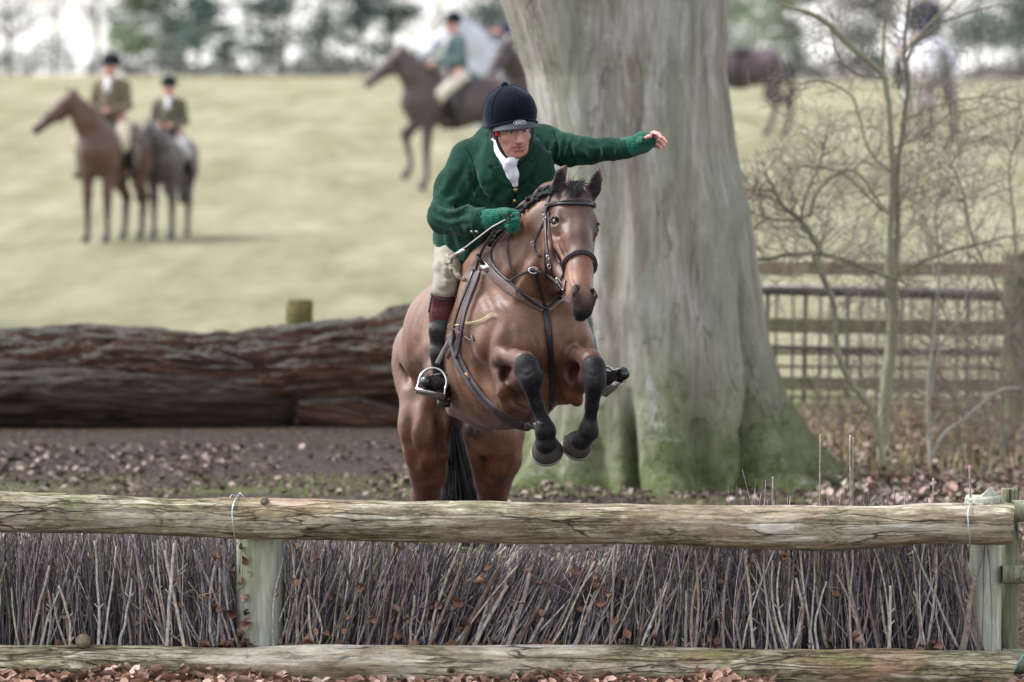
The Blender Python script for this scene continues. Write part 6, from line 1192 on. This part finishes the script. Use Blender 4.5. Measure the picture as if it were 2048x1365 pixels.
def boot(chain_, foot, top, tmat):
    bo = Field(); bo.chain(chain_, .025); bo.chain(foot, .02)
    v, ff = bo.mesh(.0062); v = relax(v, ff, 2); v = v + vnormals(v, ff) * (.0025 * vnoise(v, 16, 3))[:, None]; o = mesh_obj('boot', v, ff, bootm, rider)
    so = MB(); a_, b_ = foot[0][0], foot[-1][0]; ax = norm(b_ - a_); dn = norm(A(0, 0, -1) + ax * ax[2]); sd = np.cross(ax, dn); pts = []
    L = np.linalg.norm(b_ - a_) + .03; n = 24; V = []
    for lay, k in ((0, .030), (0, .038)):
        for t in np.linspace(0, 2 * math.pi, n, endpoint=False): V.append((a_ + b_) / 2 + ax * (L / 2 + .012) * math.cos(t) + sd * (.033 if math.cos(t) > -.2 else .028) * math.sin(t) + dn * (k - (.006 if k > .035 else 0) + .004))
    so.add(V, [(i, (i + 1) % n, n + (i + 1) % n, n + i) for i in range(n)] + [tuple(range(n))[::-1], tuple(n + i for i in range(n))]); so.build('sole', solm, o, smooth=False, cols=False)
    if a_ is not None:
        hb_ = MB(); c = a_ + dn * .046; hb_.tube([c - dn * .014, c + dn * .014], .03, 16); hb_.build('heel', solm, o, cols=False)
    t_ = Field(); t_.chain(top, .012); t_.cap(top[0][0] + A(0, 0, .0), top[0][0] + A(0, 0, .08), R(19), R(19), .004, None, True); v, ff = t_.mesh(.0055); mesh_obj('boot_top', relax(v, ff, 1), ff, tmat, o)
    return o
bt1 = boot(q((886, 612, 24.78, 26), (885, 660, 24.8, 25.5), (884, 705, 24.82, 24), (885, 742, 24.84, 21)), q((889, 786, 24.86, 14), (878, 774, 24.76, 18), (866, 769, 24.68, 16), (853, 764, 24.62, 13)), q((886, 592, 24.77, 26), (886, 625, 24.79, 27.5), (885, 652, 24.8, 27.5)), mah)
boot(q((1166, 640, 24.96, 20), (1176, 690, 24.96, 17), (1194, 735, 24.95, 14)), q((1200, 752, 24.95, 15), (1222, 757, 24.8, 15), (1246, 748, 24.66, 14)), q((1160, 605, 24.98, 20), (1164, 632, 24.97, 20.5)), mah)
mb = MB(); c = P(887, 592, 24.77); t = np.linspace(0, 2 * math.pi, 41); mb.tube([c + A(R(24) * math.cos(k), R(24) * math.sin(k), .004 + .012 * math.cos(k + 2.6)) for k in t], .004, 6); mb.build('boot_garter', mat_simple('garter', lin('#b9b4a6'), .8), bt1, cols=False)
mb = MB(); mb.tube([c + A(R(23) * math.cos(k), R(23) * math.sin(k), -.018 + .008 * math.cos(k + 2.6)) for k in t], .008, 8); mb.build('boot_rim', blk, bt1, cols=False)
mb = MB(); mb.tube(spline([P(862, 588, 24.75), P(862, 600, 24.72), P(858, 625, 24.75)], 4), .004, 6); mb.build('boot_strap', blk, bt1, cols=False)
# spur on the near boot
mb = MB(); mb.tube([P(902, 752, 24.82), P(884, 748, 24.72), P(869, 750, 24.8)], .0035, 6); mb.build('spur_strap', blk, bt1, cols=False)
# ---- knitted gloves
gk = NT('green_knit'); cgk = gk.coords(); wv = gk.new('ShaderNodeTexWave'); wv.inputs['Scale'].default_value = 44; wv.inputs['Distortion'].default_value = 7; wv.inputs['Detail'].default_value = 2; wv.bands_direction = 'Z'; gk.link(cgk, wv.inputs['Vector']); nf = gk.noise(cgk, 110, 4, .7)
hk = gk.math('ADD', wv.outputs['Fac'], gk.math('MULTIPLY', nf, 1.2)); gk.bump(hk, .8, .004); gkm = gk.fin(gk.mix(1.0, tuple(lin('#105040')), gk.ramp(hk, [(.3, .5), (1., 1.4)]), 'MULTIPLY'), .95, .15, .2)
g1 = Field(); g1.chain(q((1252, 296, 24.62, 21), (1268, 293, 24.6, 18), (1280, 288, 24.585, 20)), .02); g1.ell(P(1288, 284, 24.58), A(.05, .029, .043), None, .02)
for pts, k in FGR: g1.cap(P(*pts[0]), P(*(A(*pts[0]) * .55 + A(*pts[1]) * .45)), .0138 * k, .0132 * k, .006)
g1.cap(P(1280, 283, 24.55), P(1289, 279, 24.485), .0165, .0145, .008); v, ff = g1.mesh(.0045); v = v + vnormals(v, ff) * (.002 * vnoise(v, 70, 3))[:, None]; mesh_obj('glove', v, ff, gkm, rider)
g2 = Field(); g2.chain(q((966, 441, 24.36, 22), (985, 440, 24.33, 22)), .02); g2.ell(P(1008, 437, 24.3), A(.055, .04, .048), None, .02); g2.ell(P(1024, 437, 24.235), A(.034, .035, .042), None, .015)
for i, (yy, dd) in enumerate(((424, 24.25), (434, 24.22), (444, 24.22), (453, 24.24))): g2.cap(P(1016, yy, dd + .02), P(1034, yy + 3, dd - .022), .0135, .013, .006); g2.cap(P(1035, yy + 4, dd - .025), P(1033, yy + 8, dd - .058), .0125, .0115, .004); g2.cap(P(1033, yy + 8, dd - .056), P(1018, yy + 9, dd - .06), .0115, .0108, .004)
g2.cap(P(1000, 426, 24.24), P(1018, 425, 24.175), .0165, .0145, .008); v, ff = g2.mesh(.0045); v = v + vnormals(v, ff) * (.002 * vnoise(v, 70, 3))[:, None]; mesh_obj('glove', v, ff, gkm, rider)
# ---- hunting whip held in the rein hand
wh = thing('hunting_whip', P(985, 455, 24.22), 'whip with silver collar and curved antler handle held in the gloved rein hand', 'whip')
mb = MB(); mb.tube([P(1020, 438, 24.15), P(986, 455, 24.2), P(928, 499, 24.3)], [.0055, .006, .0075], 10); mb.build('shaft', blk, wh, cols=False)
mb = MB(); mb.tube([P(1010, 440, 24.14), P(983, 455, 24.185), P(930, 496, 24.285)], .0028, 6); mb.build('shaft_thong', NT('white_thong').fin(lin('#b9b6b2'), .5), wh, cols=False)
mb = MB(); mb.tube([P(930, 498, 24.298), P(912, 511, 24.32)], [.009, .0095], 14); mb.build('collar', stl, wh, cols=False)
hn_f = Field(); hn_f.chain(q((915, 509, 24.32, 5), (902, 517, 24.33, 5.5)), .008); hn_f.chain(q((896, 513, 24.33, 4.5), (898, 524, 24.33, 5), (905, 538, 24.32, 5.5), (916, 551, 24.31, 5), (928, 560, 24.3, 4), (936, 562, 24.3, 2)), .008)
v, ff = hn_f.mesh(.003); v = v + vnormals(v, ff) * (.0016 * vnoise(v, 120, 3))[:, None]; ant = NT('antler'); n_ = ant.noise(ant.coords(), 70, 5, .7); ant.bump(n_, .8, .003); mesh_obj('handle', v, ff, ant.fin(ant.ramp(n_, [(.4, lin('#4a3e33')), (.52, lin('#9a8c7a')), (.7, lin('#cfc6b8'))]), .5), wh)
S.cycles.use_adaptive_sampling = True
